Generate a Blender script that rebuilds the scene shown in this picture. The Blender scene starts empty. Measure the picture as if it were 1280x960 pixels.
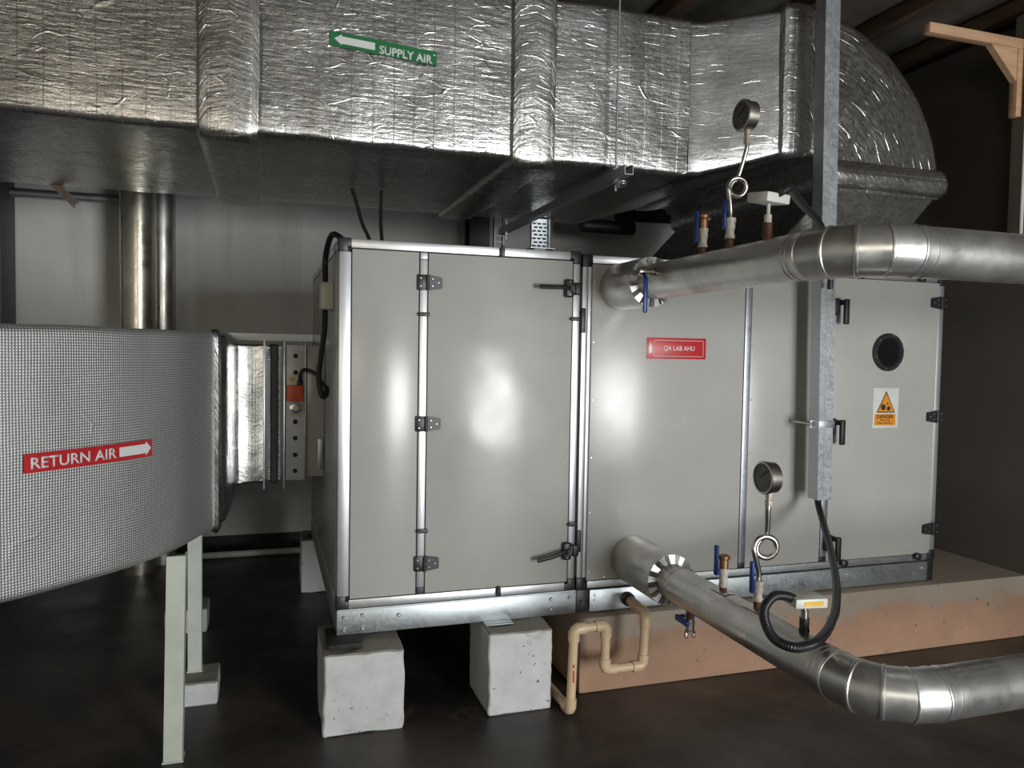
import bpy, bmesh, math, random
from mathutils import Vector, Matrix, noise
random.seed(7)
SC = bpy.context.scene
COL = SC.collection
PI = math.pi

# ------------------------------------------------------------------ camera
yaw, pitch, roll, FPX = 0.3116, -0.0425, 0.0171, 961.0
cam_d = bpy.data.cameras.new('camera')
cam = bpy.data.objects.new('camera', cam_d); COL.objects.link(cam)
cam_d.sensor_fit = 'HORIZONTAL'; cam_d.sensor_width = 36.0
cam_d.lens = 36.0 * FPX / 1280.0
cam_d.clip_start = 0.02
fw = Vector((math.sin(yaw)*math.cos(pitch), math.cos(yaw)*math.cos(pitch), math.sin(pitch)))
rt = fw.cross(Vector((0, 0, 1))).normalized(); up = rt.cross(fw)
r2 = rt*math.cos(roll) + up*math.sin(roll); u2 = -rt*math.sin(roll) + up*math.cos(roll)
m3 = Matrix((r2, u2, -fw)).transposed()
cam.matrix_world = Matrix.Translation((-0.2737, -3.0563, 1.4751)) @ m3.to_4x4()
SC.camera = cam

# ------------------------------------------------------------------ world, daylight, added fill, exposure
W = bpy.data.worlds.new('overcast_sky'); SC.world = W; W.use_nodes = True
W.node_tree.nodes['Background'].inputs[0].default_value = (0.80, 0.87, 1.0, 1)
W.node_tree.nodes['Background'].inputs[1].default_value = 1.0

def area(name, loc, aim, sx, sy, power, color):
    d = bpy.data.lights.new(name, 'AREA'); d.shape = 'RECTANGLE'; d.size = sx; d.size_y = sy
    d.energy = power; d.color = color
    o = bpy.data.objects.new(name, d); COL.objects.link(o)
    o.location = loc
    o.rotation_euler = (Vector(aim) - Vector(loc)).to_track_quat('-Z', 'Y').to_euler()
    return o
area('doorway_daylight', (2.45, -6.52, 1.15), (2.45, 0, 1.15), 1.7, 2.0, 285, (0.975, 1.0, 0.985))
area('warm_fill_light', (-1.9, -6.52, 2.15), (-1.9, 0, 2.15), 2.1, 1.4, 26, (1.0, 0.84, 0.56))  # added warm fill for the left side, no window is known there

SC.view_settings.view_transform = 'Standard'
SC.view_settings.look = 'None'
SC.view_settings.gamma = 1.0
SC.view_settings.use_curve_mapping = False
SC.view_settings.exposure = 0.06
SC.cycles.use_denoising = True
SC.cycles.max_bounces = 8

# ------------------------------------------------------------------ mesh helpers
class MB:
    def __init__(self):
        self.bm = bmesh.new(); self.uv = self.bm.loops.layers.uv.new('UVMap')
    def box(self, x0, x1, y0, y1, z0, z1, bev=0.0, seg=2, rot=None):
        g = bmesh.ops.create_cube(self.bm, size=1.0)
        c = Vector(((x0+x1)/2, (y0+y1)/2, (z0+z1)/2)); s = Vector((x1-x0, y1-y0, z1-z0))
        vs = g['verts']
        for v in vs: v.co = Vector((v.co.x*s.x, v.co.y*s.y, v.co.z*s.z))
        if bev > 0:
            es = list({e for v in vs for e in v.link_edges})
            r = bmesh.ops.bevel(self.bm, geom=es, offset=bev, segments=seg, affect='EDGES', profile=0.5)
            vs = list({v for f in r['faces'] for v in f.verts} | {v for v in vs if v.is_valid})
        for v in vs:
            p = v.co
            if rot is not None: p = rot @ p
            v.co = p + c
        return self
    def ring(self, c, n, r, seg, ref=None):
        n = Vector(n).normalized()
        a = Vector(ref) if ref else (Vector((0, 0, 1)) if abs(n.z) < 0.9 else Vector((1, 0, 0)))
        a = (a - n*a.dot(n)).normalized(); b = n.cross(a)
        return [Vector(c) + (a*math.cos(2*PI*i/seg) + b*math.sin(2*PI*i/seg))*r for i in range(seg)]
    def loft(self, rows, closed=True, caps=True, us=None):
        bm = self.bm; vr = [[bm.verts.new(p) for p in row] for row in rows]
        n = len(rows[0]); u = 0.0; us_ = [0.0]
        for i in range(1, len(rows)):
            u += sum(((Vector(rows[i][k]) - Vector(rows[i-1][k])).length for k in range(0, n, max(1, n//6))))/len(range(0, n, max(1, n//6)))
            us_.append(u)
        if us: us_ = us
        vv = []
        for row in rows:
            acc = [0.0]
            for k in range(n):
                acc.append(acc[-1] + (Vector(row[(k+1) % n]) - Vector(row[k])).length)
            vv.append(acc)
        lim = n if closed else n-1
        for i in range(len(rows)-1):
            for k in range(lim):
                k2 = (k+1) % n
                q = [vr[i][k], vr[i][k2], vr[i+1][k2], vr[i+1][k]]
                uvq = [(us_[i], vv[i][k]), (us_[i], vv[i][k+1]), (us_[i+1], vv[i+1][k+1]), (us_[i+1], vv[i+1][k])]
                try:
                    f = bm.faces.new(q)
                except ValueError:
                    continue
                for l, t in zip(f.loops, uvq): l[self.uv].uv = t
        if caps and closed:
            for row in (vr[0], vr[-1]):
                try: bm.faces.new(row)
                except ValueError: pass
        return self
    def cyl(self, p0, p1, r, seg=24, r1=None, caps=True):
        p0 = Vector(p0); p1 = Vector(p1); n = p1-p0
        return self.loft([self.ring(p0, n, r, seg), self.ring(p1, n, r if r1 is None else r1, seg)], caps=caps)
    def lathe(self, p0, axis, prof, seg=32, caps=True):
        p0 = Vector(p0); a = Vector(axis).normalized()
        return self.loft([self.ring(p0 + a*h, a, r, seg) for h, r in prof], caps=caps)
    def tube(self, pts, r, seg=12, caps=True, radii=None):
        pts = [Vector(p) for p in pts]; rows = []; ref = None
        for i, p in enumerate(pts):
            t = (pts[min(i+1, len(pts)-1)] - pts[max(i-1, 0)]).normalized()
            if ref is None:
                ref = Vector((0, 0, 1)) if abs(t.z) < 0.9 else Vector((1, 0, 0))
            ref = (ref - t*ref.dot(t)).normalized()
            rows.append(self.ring(p, t, radii[i] if radii else r, seg, ref))
        return self.loft(rows, caps=caps)
    def prism(self, poly, fn, d0, d1):
        """poly: list of 2D points; fn(a,b,d) -> 3D."""
        bm = self.bm
        A = [bm.verts.new(fn(a, b, d0)) for a, b in poly]; B = [bm.verts.new(fn(a, b, d1)) for a, b in poly]
        n = len(poly)
        bm.faces.new(A); bm.faces.new(B[::-1])
        for i in range(n): bm.faces.new((A[i], B[i], B[(i+1) % n], A[(i+1) % n]))
        return self
    def jitter(self, amp, scale, seed=0.0):
        for v in self.bm.verts:
            v.co += noise.noise_vector(v.co*scale + Vector((seed, seed*1.7, seed*2.3)))*amp
        return self
    def mesh(self, name, smooth=35, origin=(0, 0, 0)):
        bm = self.bm
        bmesh.ops.recalc_face_normals(bm, faces=bm.faces[:])
        bmesh.ops.translate(bm, verts=bm.verts[:], vec=-Vector(origin))
        me = bpy.data.meshes.new(name); bm.to_mesh(me); bm.free()
        if smooth:
            me.shade_smooth(); me.set_sharp_from_angle(angle=math.radians(smooth))
        return me

def root_of(o):
    while o.parent: o = o.parent
    return o
def obj(name, mb, mat, parent=None, smooth=35, label=None):
    """mb is in world coordinates; the object sits under parent, whose root is an unrotated Empty."""
    org = root_of(parent).location if parent else (0, 0, 0)
    me = mb if isinstance(mb, bpy.types.Mesh) else mb.mesh(name, smooth, org)
    if not me.materials: me.materials.append(mat)
    o = bpy.data.objects.new(name, me); COL.objects.link(o)
    if parent: o.parent = parent
    if label: o['label'] = label
    return o
def inst(name, me, loc, parent, rot=None, label=None):
    """shared mesh placed at a world location under an unrotated thing"""
    o = bpy.data.objects.new(name, me); COL.objects.link(o)
    o.parent = parent
    o.location = Vector(loc) - Vector(root_of(parent).location)
    if rot: o.rotation_euler = rot
    if label: o['label'] = label
    return o
def tag(o, label, cat, group=None):
    o['label'] = label; o['category'] = cat
    if group: o['group'] = group
    return o
def thing(name, label, cat, loc, group=None):
    o = bpy.data.objects.new(name, None); COL.objects.link(o); o.location = loc
    o.empty_display_size = 0.1
    return tag(o, label, cat, group)
def struct(name, mb, mat, smooth=30):
    o = obj(name, mb, mat, None, smooth); o['kind'] = 'structure'; return o

def catmull(pts, k=8):
    P = [Vector(p) for p in pts]; P = [2*P[0]-P[1]] + P + [2*P[-1]-P[-2]]; out = []
    for i in range(1, len(P)-2):
        a, b, c, d = P[i-1:i+3]
        for j in range(k):
            t = j/k
            out.append(0.5*((2*b) + (c-a)*t + (2*a-5*b+4*c-d)*t*t + (3*b-a-3*c+d)*t**3))
    out.append(P[-2]); return out

def rrect(a0, a1, b0, b1, r, ns=6, nc=5):
    """rounded rectangle loop, sides subdivided"""
    out = []
    cs = [((a1-r, b0+r), -PI/2), ((a1-r, b1-r), 0), ((a0+r, b1-r), PI/2), ((a0+r, b0+r), PI)]
    arcs = [[(cx + r*math.cos(st + PI/2*j/nc), cy + r*math.sin(st + PI/2*j/nc)) for j in range(nc+1)] for (cx, cy), st in cs]
    for i in range(4):
        out += arcs[i]
        p, q = arcs[i][-1], arcs[(i+1) % 4][0]
        out += [(p[0]+(q[0]-p[0])*j/ns, p[1]+(q[1]-p[1])*j/ns) for j in range(1, ns)]
    return out

def text_mesh(txt, size, mapfn, thick=0.0006, bold=0.0, width=None, align='LEFT'):
    cu = bpy.data.curves.new('lettering', 'FONT'); cu.body = txt; cu.size = size; cu.offset = bold
    cu.align_x = align; cu.resolution_u = 3
    o = bpy.data.objects.new('lettering', cu); COL.objects.link(o)
    bpy.context.view_layer.update()
    dg = bpy.context.evaluated_depsgraph_get()
    me = bpy.data.meshes.new_from_object(o.evaluated_get(dg))
    COL.objects.unlink(o); bpy.data.objects.remove(o)
    xs = [v.co.x for v in me.vertices]; lo, hi = min(xs), max(xs)
    k = (width/(hi-lo)) if width else 1.0
    bm = bmesh.new(); bm.from_mesh(me)
    bmesh.ops.remove_doubles(bm, verts=bm.verts[:], dist=1e-6)
    r = bmesh.ops.extrude_face_region(bm, geom=bm.faces[:])
    for g in r['geom']:
        if isinstance(g, bmesh.types.BMVert): g.co.z += 1.0
    for v in bm.verts:
        x = (v.co.x-lo)*k if align == 'LEFT' else v.co.x*k
        v.co = mapfn(x, v.co.y, thick*v.co.z)
    bpy.data.meshes.remove(me)
    mb = MB.__new__(MB); mb.bm = bm; mb.uv = None
    return mb

# ------------------------------------------------------------------ materials
class NT:
    def __init__(self, name):
        self.m = bpy.data.materials.new(name); self.m.use_nodes = True
        self.t = self.m.node_tree; self.b = self.t.nodes['Principled BSDF']
    def n(self, typ, **kw):
        x = self.t.nodes.new(typ)
        for k, v in kw.items(): setattr(x, k, v)
        return x
    def l(self, a, b): self.t.links.new(a, b)
    def coord(self, out='Object', scale=(1, 1, 1), rot=(0, 0, 0)):
        c = self.n('ShaderNodeTexCoord'); m = self.n('ShaderNodeMapping')
        m.inputs['Scale'].default_value = scale; m.inputs['Rotation'].default_value = rot
        self.l(c.outputs[out], m.inputs['Vector']); return m.outputs[0]
    def noise(self, vec, scale, detail=3, rough=0.55, dist=0.0):
        x = self.n('ShaderNodeTexNoise'); self.l(vec, x.inputs['Vector'])
        x.inputs['Scale'].default_value = scale; x.inputs['Detail'].default_value = detail
        x.inputs['Roughness'].default_value = rough; x.inputs['Distortion'].default_value = dist
        return x.outputs['Fac']
    def ramp(self, fac, stops):
        r = self.n('ShaderNodeValToRGB'); e = r.color_ramp.elements
        while len(e) < len(stops): e.new(0.5)
        for el, (p, c) in zip(e, stops):
            el.position = p; el.color = (c, c, c, 1) if isinstance(c, (int, float)) else (*c, 1)
        self.l(fac, r.inputs[0]); return r.outputs[0]
    def math(self, op, a, b=None, c=None):
        x = self.n('ShaderNodeMath', operation=op)
        for i, v in enumerate((a, b, c)):
            if v is None: continue
            if isinstance(v, (int, float)): x.inputs[i].default_value = v
            else: self.l(v, x.inputs[i])
        return x.outputs[0]
    def mix(self, fac, a, b):
        x = self.n('ShaderNodeMix', data_type='RGBA')
        if isinstance(fac, (int, float)): x.inputs[0].default_value = fac
        else: self.l(fac, x.inputs[0])
        for i, v in ((6, a), (7, b)):
            if isinstance(v, tuple): x.inputs[i].default_value = (*v, 1)
            else: self.l(v, x.inputs[i])
        return x.outputs[2]
    def bump(self, h, strength=0.3, dist=0.01):
        x = self.n('ShaderNodeBump'); x.inputs['Strength'].default_value = strength
        x.inputs['Distance'].default_value = dist
        self.l(h, x.inputs['Height']); self.l(x.outputs[0], self.b.inputs['Normal'])
    def set(self, col=None, rough=None, metal=None, spec=None):
        for k, v in (('Base Color', col), ('Roughness', rough), ('Metallic', metal), ('Specular IOR Level', spec)):
            if v is None: continue
            if isinstance(v, tuple): self.b.inputs[k].default_value = (*v, 1)
            elif isinstance(v, (int, float)): self.b.inputs[k].default_value = v
            else: self.l(v, self.b.inputs[k])
        return self.m

def plain(name, c1, c2=None, scale=20, rough=0.5, metal=0.0, bump=0.0, bscale=60, bdist=0.003, detail=4, stretch=(1, 1, 1), spec=0.5):
    t = NT(name); v = t.coord('Object', stretch)
    c2 = c2 or tuple(x*0.85 for x in c1)
    t.set(t.mix(t.ramp(t.noise(v, scale, detail), [(0.35, 0.0), (0.65, 1.0)]), c1, c2), rough, metal, spec)
    if bump: t.bump(t.noise(v, bscale, 4), bump, bdist)
    return t.m

def panel_mat(name, c1, c2, dent):
    """pre-coated steel sheet: faintly wavy, smudged"""
    t = NT(name); v = t.coord('Object')
    col = t.mix(t.ramp(t.noise(v, 2.2, 5, 0.6), [(0.35, 0.0), (0.7, 1.0)]), c1, c2)
    scuff = t.ramp(t.noise(t.coord('Object', (30, 1, 9)), 1.0, 6, 0.7), [(0.70, 0.0), (0.74, 1.0)])
    col = t.mix(t.math('MULTIPLY', scuff, 0.25), col, (0.25, 0.24, 0.22))
    ro = t.ramp(t.noise(v, 5, 4), [(0.3, 0.22), (0.7, 0.275)])
    t.set(col, ro, 0.0, 0.5)
    h = t.math('ADD', t.noise(v, 4.5, 1, 0.3), t.math('MULTIPLY', t.noise(v, 150, 2), 0.01))
    t.bump(h, dent, 0.02)
    return t.m

def foil_mat(name, tone=0.75, crinkle=1.0, lines=True):
    """aluminium foil facing over insulation: creases, scrim threads, tape lines (UV in metres)"""
    t = NT(name); uv = t.coord('UV')
    a = t.noise(t.coord('UV', (9, 65, 1)), 1.0, 4, 0.6, 0.3)
    b = t.noise(t.coord('UV', (30, 38, 1)), 1.0, 5, 0.65, 0.6)
    big = t.noise(uv, 2.3, 2)
    vo = t.n('ShaderNodeTexVoronoi', feature='DISTANCE_TO_EDGE'); vo.inputs['Scale'].default_value = 1.0
    wv = t.n('ShaderNodeVectorMath', operation='ADD')
    nz = t.n('ShaderNodeTexNoise'); nz.inputs['Scale'].default_value = 5.0
    t.l(uv, nz.inputs['Vector'])
    mp = t.coord('UV', (3.2, 17, 1)); t.l(mp, wv.inputs[0]); t.l(nz.outputs['Color'], wv.inputs[1])
    t.l(wv.outputs[0], vo.inputs['Vector'])
    cre = t.ramp(vo.outputs['Distance'], [(0.0, 1.0), (0.035, 0.0)])
    keep = t.ramp(t.noise(uv, 7, 3), [(0.48, 0.0), (0.60, 1.0)])
    cre = t.math('MULTIPLY', cre, keep)
    sx = t.n('ShaderNodeSeparateXYZ'); t.l(uv, sx.inputs[0])
    jit = t.math('MULTIPLY', t.noise(t.coord('UV', (0.5, 6, 1)), 1.0, 2), 0.10)
    def thread(per, w):
        f = t.math('FRACT', t.math('ADD', t.math('MULTIPLY', sx.outputs[0], 1.0/per), jit))
        return t.ramp(f, [(0.0, 1.0), (w, 0.0)])
    scr = t.math('ADD', t.math('MULTIPLY', thread(0.013, 0.35), 0.10), t.math('MULTIPLY', thread(0.085, 0.05), 0.8 if lines else 0.0))
    h = t.math('ADD', t.math('MULTIPLY', a, 0.50*crinkle), t.math('MULTIPLY', b, 0.32*crinkle))
    h = t.math('ADD', h, t.math('MULTIPLY', cre, 0.30*crinkle))
    h = t.math('SUBTRACT', h, t.math('MULTIPLY', scr, 0.15))
    h = t.math('ADD', h, t.math('MULTIPLY', big, 4.0))
    t.bump(h, 0.6, 0.007)
    col = t.mix(t.ramp(b, [(0.3, 0.0), (0.7, 1.0)]), (tone, tone, tone*0.985), (tone*0.82, tone*0.815, tone*0.79))
    t.set(col, t.ramp(b, [(0.3, 0.20), (0.7, 0.36)]), 1.0)
    return t.m

def mesh_foil_mat(name):
    """embossed glass-mesh foil: small square grid (UV in metres)"""
    t = NT(name); uv = t.coord('UV'); sx = t.n('ShaderNodeSeparateXYZ'); t.l(uv, sx.inputs[0])
    wob = t.math('MULTIPLY', t.noise(t.coord('UV', (3, 3, 1)), 1.0, 3), 6.0)
    def w(ax, per):
        return t.math('SINE', t.math('ADD', t.math('MULTIPLY', sx.outputs[ax], 2*PI/per), wob))
    g = t.math('MULTIPLY', t.math('ADD', w(0, 0.0085), 1.0), t.math('ADD', w(1, 0.0085), 1.0))
    g = t.math('ADD', t.math('MULTIPLY', g, 0.25), t.math('MULTIPLY', w(0, 0.0085), 0.10))
    big = t.noise(uv, 1.8, 2); cr = t.noise(t.coord('UV', (9, 9, 1)), 1.0, 5, 0.7, 0.8)
    vo = t.n('ShaderNodeTexVoronoi', feature='DISTANCE_TO_EDGE'); vo.inputs['Scale'].default_value = 4.0
    t.l(uv, vo.inputs['Vector'])
    cre = t.math('MULTIPLY', t.ramp(vo.outputs['Distance'], [(0.0, 1.0), (0.02, 0.0)]), t.ramp(t.noise(uv, 4, 3), [(0.55, 0.0), (0.65, 1.0)]))
    h = t.math('ADD', t.math('MULTIPLY', g, 0.16), t.math('ADD', t.math('MULTIPLY', big, 3.0), t.math('MULTIPLY', cr, 0.30)))
    h = t.math('ADD', h, t.math('MULTIPLY', cre, 0.15))
    t.bump(h, 0.75, 0.010)
    col = t.mix(t.ramp(g, [(0.15, 0.0), (0.75, 1.0)]), (0.42, 0.43, 0.43), (0.95, 0.96, 0.96))
    t.set(col, 0.60, 1.0)
    return t.m

def galv_mat(name, tone, rough=0.42):
    t = NT(name); v = t.coord('Object')
    vo = t.n('ShaderNodeTexVoronoi'); vo.inputs['Scale'].default_value = 90; t.l(v, vo.inputs['Vector'])
    sp = t.n('ShaderNodeSeparateColor'); t.l(vo.outputs['Color'], sp.inputs[0])
    f = t.math('ADD', t.math('MULTIPLY', sp.outputs[0], 0.35), t.math('MULTIPLY', t.noise(v, 7, 4), 0.75))
    col = t.mix(t.ramp(f, [(0.2, 0.0), (0.9, 1.0)]), tuple(x*0.80 for x in tone), tone)
    t.set(col, t.ramp(f, [(0.2, rough-0.08), (0.9, rough+0.1)]), 0.9)
    return t.m

def clad_mat(name, tone, rough, grime=0.5):
    """aluminium pipe cladding with dust and streaks"""
    t = NT(name); v = t.coord('Object')
    g = t.ramp(t.noise(v, 6, 6, 0.65, 0.5), [(0.42, 0.0), (0.72, 1.0)])
    col = t.mix(t.math('MULTIPLY', g, grime), tone, (0.30, 0.27, 0.23))
    t.set(col, t.ramp(t.noise(v, 9, 4), [(0.3, rough-0.08), (0.7, rough+0.14)]), 0.92)
    t.bump(t.noise(v, 9, 3), 0.12, 0.01)
    return t.m

M = {}
M['panel'] = panel_mat('coated_panel', (0.435, 0.43, 0.41), (0.395, 0.388, 0.37), 0.05)
M['door_panel'] = panel_mat('coated_door_panel', (0.435, 0.43, 0.415), (0.39, 0.383, 0.367), 0.30)
M['alu'] = plain('anodised_aluminium', (0.78, 0.80, 0.83), (0.66, 0.68, 0.71), 12, 0.38, 0.85, stretch=(1, 1, 0.2))
M['galv'] = galv_mat('galvanised_steel', (0.56, 0.60, 0.635))
M['galv_dull'] = galv_mat('dull_galvanised_steel', (0.50, 0.52, 0.54), 0.5)
M['black'] = plain('black_nylon', (0.014, 0.014, 0.016), (0.022, 0.022, 0.024), 30, 0.42)
M['rubber'] = plain('black_rubber', (0.012, 0.012, 0.012), (0.02, 0.019, 0.018), 30, 0.7)
M['screw'] = plain('zinc_screw', (0.7, 0.7, 0.7), (0.5, 0.5, 0.5), 40, 0.35, 0.9)
M['foil'] = foil_mat('foil_facing', 0.55)
M['foil_band'] = foil_mat('foil_tape_band', 0.58, 1.0)
M['foil_smooth'] = foil_mat('flat_foil_facing', 0.46, 0.4, False)
M['mesh_foil'] = mesh_foil_mat('embossed_mesh_foil')
M['clad'] = clad_mat('pipe_cladding', (0.62, 0.61, 0.585), 0.34, 0.55)
M['clad_bright'] = clad_mat('bright_pipe_cladding', (0.74, 0.745, 0.74), 0.30, 0.2)
M['clad_warm'] = clad_mat('riser_cladding', (0.66, 0.63, 0.53), 0.26, 0.2)
M['steel'] = plain('stainless_steel', (0.60, 0.58, 0.54), (0.45, 0.43, 0.40), 25, 0.28, 1.0)
M['nickel'] = plain('nickel_brass', (0.72, 0.66, 0.56), (0.52, 0.44, 0.36), 40, 0.32, 1.0)
M['brass'] = plain('tarnished_brass', (0.42, 0.25, 0.13), (0.27, 0.15, 0.08), 40, 0.42, 0.8)
M['tape'] = plain('white_thread_tape', (0.66, 0.64, 0.58), (0.40, 0.36, 0.30), 60, 0.5)
M['rust'] = plain('rusty_socket', (0.14, 0.055, 0.035), (0.08, 0.035, 0.025), 60, 0.6, 0.3)
M['blue'] = plain('blue_vinyl', (0.008, 0.045, 0.26), (0.006, 0.035, 0.20), 20, 0.38)
M['pvc'] = plain('cream_pvc', (0.68, 0.52, 0.34), (0.60, 0.44, 0.28), 14, 0.36)
M['dial'] = plain('dial_glass', (0.09, 0.09, 0.085), (0.06, 0.06, 0.055), 12, 0.12)
M['dial_mark'] = plain('dial_marks', (0.015, 0.015, 0.015), None, 10, 0.5)
M['white_plastic'] = plain('white_plastic', (0.62, 0.62, 0.58), (0.55, 0.55, 0.50), 15, 0.4)
M['cream_plastic'] = plain('cream_plastic', (0.60, 0.58, 0.50), (0.54, 0.52, 0.44), 15, 0.4)
M['yellow_label'] = plain('yellow_label', (0.75, 0.48, 0.04), (0.65, 0.38, 0.03), 30, 0.5)
M['red'] = plain('red_vinyl', (0.52, 0.018, 0.025), (0.45, 0.015, 0.022), 10, 0.4)
M['green'] = plain('green_vinyl', (0.006, 0.17, 0.045), (0.005, 0.14, 0.038), 10, 0.45)
M['white_print'] = plain('white_print', (0.72, 0.74, 0.74), (0.66, 0.68, 0.68), 10, 0.45)
M['grey_print'] = plain('pale_print', (0.62, 0.50, 0.50), None, 10, 0.5)
M['orange'] = plain('orange_print', (0.72, 0.26, 0.015), (0.66, 0.23, 0.012), 10, 0.5)
M['orange_red'] = plain('orange_actuator', (0.62, 0.10, 0.03), (0.55, 0.085, 0.025), 10, 0.5)
M['sticker_white'] = plain('sticker_paper', (0.66, 0.68, 0.64), None, 10, 0.5)
M['black_print'] = plain('black_print', (0.02, 0.018, 0.015), None, 10, 0.6)
M['post_paint'] = plain('pale_green_paint', (0.56, 0.60, 0.54), (0.48, 0.52, 0.46), 8, 0.5)
M['flange'] = plain('flange_steel', (0.52, 0.53, 0.53), (0.38, 0.39, 0.39), 30, 0.35, 0.8)
M['damper'] = plain('damper_steel', (0.60, 0.61, 0.60), (0.52, 0.53, 0.52), 12, 0.4, 0.2)
M['glass_black'] = plain('dark_port_glass', (0.006, 0.006, 0.008), (0.008, 0.008, 0.01), 8, 0.08)
M['foam'] = plain('black_foam', (0.018, 0.018, 0.018), (0.03, 0.03, 0.03), 20, 0.5)
M['steel_dark'] = plain('dark_painted_steel', (0.055, 0.065, 0.08), (0.04, 0.048, 0.06), 10, 0.5)
M['wood'] = plain('pine_timber', (0.54, 0.34, 0.215), (0.44, 0.26, 0.15), 5, 0.6, stretch=(1, 8, 8), bump=0.1)
M['rafter'] = plain('weathered_timber', (0.13, 0.08, 0.05), (0.085, 0.054, 0.035), 5, 0.7, stretch=(8, 1, 8))
M['sheet'] = plain('roof_sheet', (0.13, 0.115, 0.095), (0.09, 0.078, 0.064), 6, 0.6)
M['dust_brown'] = plain('rusted_angle_iron', (0.16, 0.11, 0.085), (0.09, 0.06, 0.045), 20, 0.7)

def wall_paint():
    t = NT('painted_plaster'); v = t.coord('Object')
    c = t.mix(t.ramp(t.noise(v, 1.3, 5, 0.6), [(0.35, 0.0), (0.7, 1.0)]), (0.82, 0.81, 0.785), (0.72, 0.71, 0.68))
    st = t.ramp(t.noise(t.coord('Object', (7, 7, 0.7)), 1.0, 4, 0.6), [(0.55, 0.0), (0.75, 1.0)])
    c = t.mix(t.math('MULTIPLY', st, 0.25), c, (0.36, 0.33, 0.28))
    t.set(c, 0.75); t.bump(t.noise(v, 40, 4), 0.15, 0.004); return t.m
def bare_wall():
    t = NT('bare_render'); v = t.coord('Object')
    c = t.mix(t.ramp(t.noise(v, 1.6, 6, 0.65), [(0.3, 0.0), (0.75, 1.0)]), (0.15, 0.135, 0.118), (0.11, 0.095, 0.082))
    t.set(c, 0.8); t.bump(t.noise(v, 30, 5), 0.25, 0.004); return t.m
def floor_mat():
    t = NT('stained_concrete_floor'); v = t.coord('Object')
    a = t.ramp(t.noise(v, 1.1, 6, 0.62, 0.4), [(0.40, 0.0), (0.66, 1.0)])
    c = t.mix(a, (0.018, 0.015, 0.013), (0.085, 0.068, 0.057))
    b = t.ramp(t.noise(v, 5.5, 6, 0.7, 0.6), [(0.56, 0.0), (0.70, 1.0)])
    c = t.mix(t.math('MULTIPLY', b, 0.6), c, (0.105, 0.074, 0.055))
    t.set(c, t.ramp(t.noise(v, 3, 5), [(0.3, 0.34), (0.7, 0.55)]), 0.0, 0.4)
    t.bump(t.noise(v, 18, 6, 0.6), 0.2, 0.006); return t.m
def plinth_mat():
    t = NT('oxide_washed_concrete'); v = t.coord('Object')
    c = t.mix(t.ramp(t.noise(v, 2.4, 6, 0.65, 0.3), [(0.3, 0.0), (0.7, 1.0)]), (0.44, 0.265, 0.175), (0.30, 0.18, 0.12))
    sx = t.n('ShaderNodeSeparateXYZ'); t.l(v, sx.inputs[0])
    n1 = t.noise(t.coord('Object', (3.5, 3.5, 5)), 1.0, 5, 0.65)
    hi = t.ramp(t.math('ADD', sx.outputs[2], t.math('MULTIPLY', n1, 0.30)), [(0.355, 0.0), (0.41, 1.0)])
    c = t.mix(t.math('MULTIPLY', hi, 0.8), c, (0.31, 0.275, 0.225))
    rs = t.ramp(t.noise(t.coord('Object', (9, 9, 3)), 1.0, 5, 0.6), [(0.62, 0.0), (0.72, 1.0)])
    c = t.mix(t.math('MULTIPLY', rs, 0.7), c, (0.34, 0.13, 0.055))
    pit = t.ramp(t.noise(v, 28, 4, 0.6), [(0.66, 0.0), (0.71, 1.0)])
    c = t.mix(t.math('MULTIPLY', pit, 0.7), c, (0.10, 0.07, 0.05))
    t.set(c, 0.75); t.bump(t.math('SUBTRACT', t.noise(v, 14, 5), pit), 0.3, 0.006); return t.m
def block_mat():
    t = NT('whitewashed_concrete'); v = t.coord('Object')
    c = t.mix(t.ramp(t.noise(v, 9, 6, 0.7), [(0.35, 0.0), (0.75, 1.0)]), (0.60, 0.61, 0.61), (0.47, 0.48, 0.48))
    d = t.ramp(t.noise(t.coord('Object', (5, 5, 11)), 1.0, 5, 0.7), [(0.60, 0.0), (0.70, 1.0)])
    c = t.mix(t.math('MULTIPLY', d, 0.55), c, (0.28, 0.28, 0.27))
    pit = t.ramp(t.noise(v, 45, 3, 0.5), [(0.70, 0.0), (0.74, 1.0)])
    c = t.mix(pit, c, (0.10, 0.10, 0.09))
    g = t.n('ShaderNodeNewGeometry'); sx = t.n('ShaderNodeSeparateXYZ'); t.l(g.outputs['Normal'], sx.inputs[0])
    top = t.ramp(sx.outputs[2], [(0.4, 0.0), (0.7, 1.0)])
    c = t.mix(top, c, (0.27, 0.25, 0.215))      # upward faces turn a darker brown-grey
    t.set(c, 0.8); t.bump(t.math('SUBTRACT', t.noise(v, 26, 6), pit), 0.35, 0.006); return t.m
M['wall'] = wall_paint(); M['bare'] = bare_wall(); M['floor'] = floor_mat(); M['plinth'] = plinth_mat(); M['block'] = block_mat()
M['pilaster'] = plain('grey_render', (0.34, 0.31, 0.27), (0.27, 0.245, 0.21), 6, 0.75)
def hose_mat():
    t = NT('ribbed_conduit'); uv = t.coord('UV'); sx = t.n('ShaderNodeSeparateXYZ'); t.l(uv, sx.inputs[0])
    t.set((0.012, 0.012, 0.014), 0.35); t.bump(t.math('SINE', t.math('MULTIPLY', sx.outputs[0], 2*PI/0.006)), 0.4, 0.002); return t.m
M['hose'] = hose_mat()
def bellows_mat():
    t = NT('pleated_foil'); uv = t.coord('UV'); sx = t.n('ShaderNodeSeparateXYZ'); t.l(uv, sx.inputs[0])
    t.set((0.72, 0.73, 0.74), 0.3, 1.0); t.bump(t.math('SINE', t.math('MULTIPLY', sx.outputs[1], 2*PI/0.012)), 0.6, 0.004); return t.m
M['bellows'] = bellows_mat()

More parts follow.
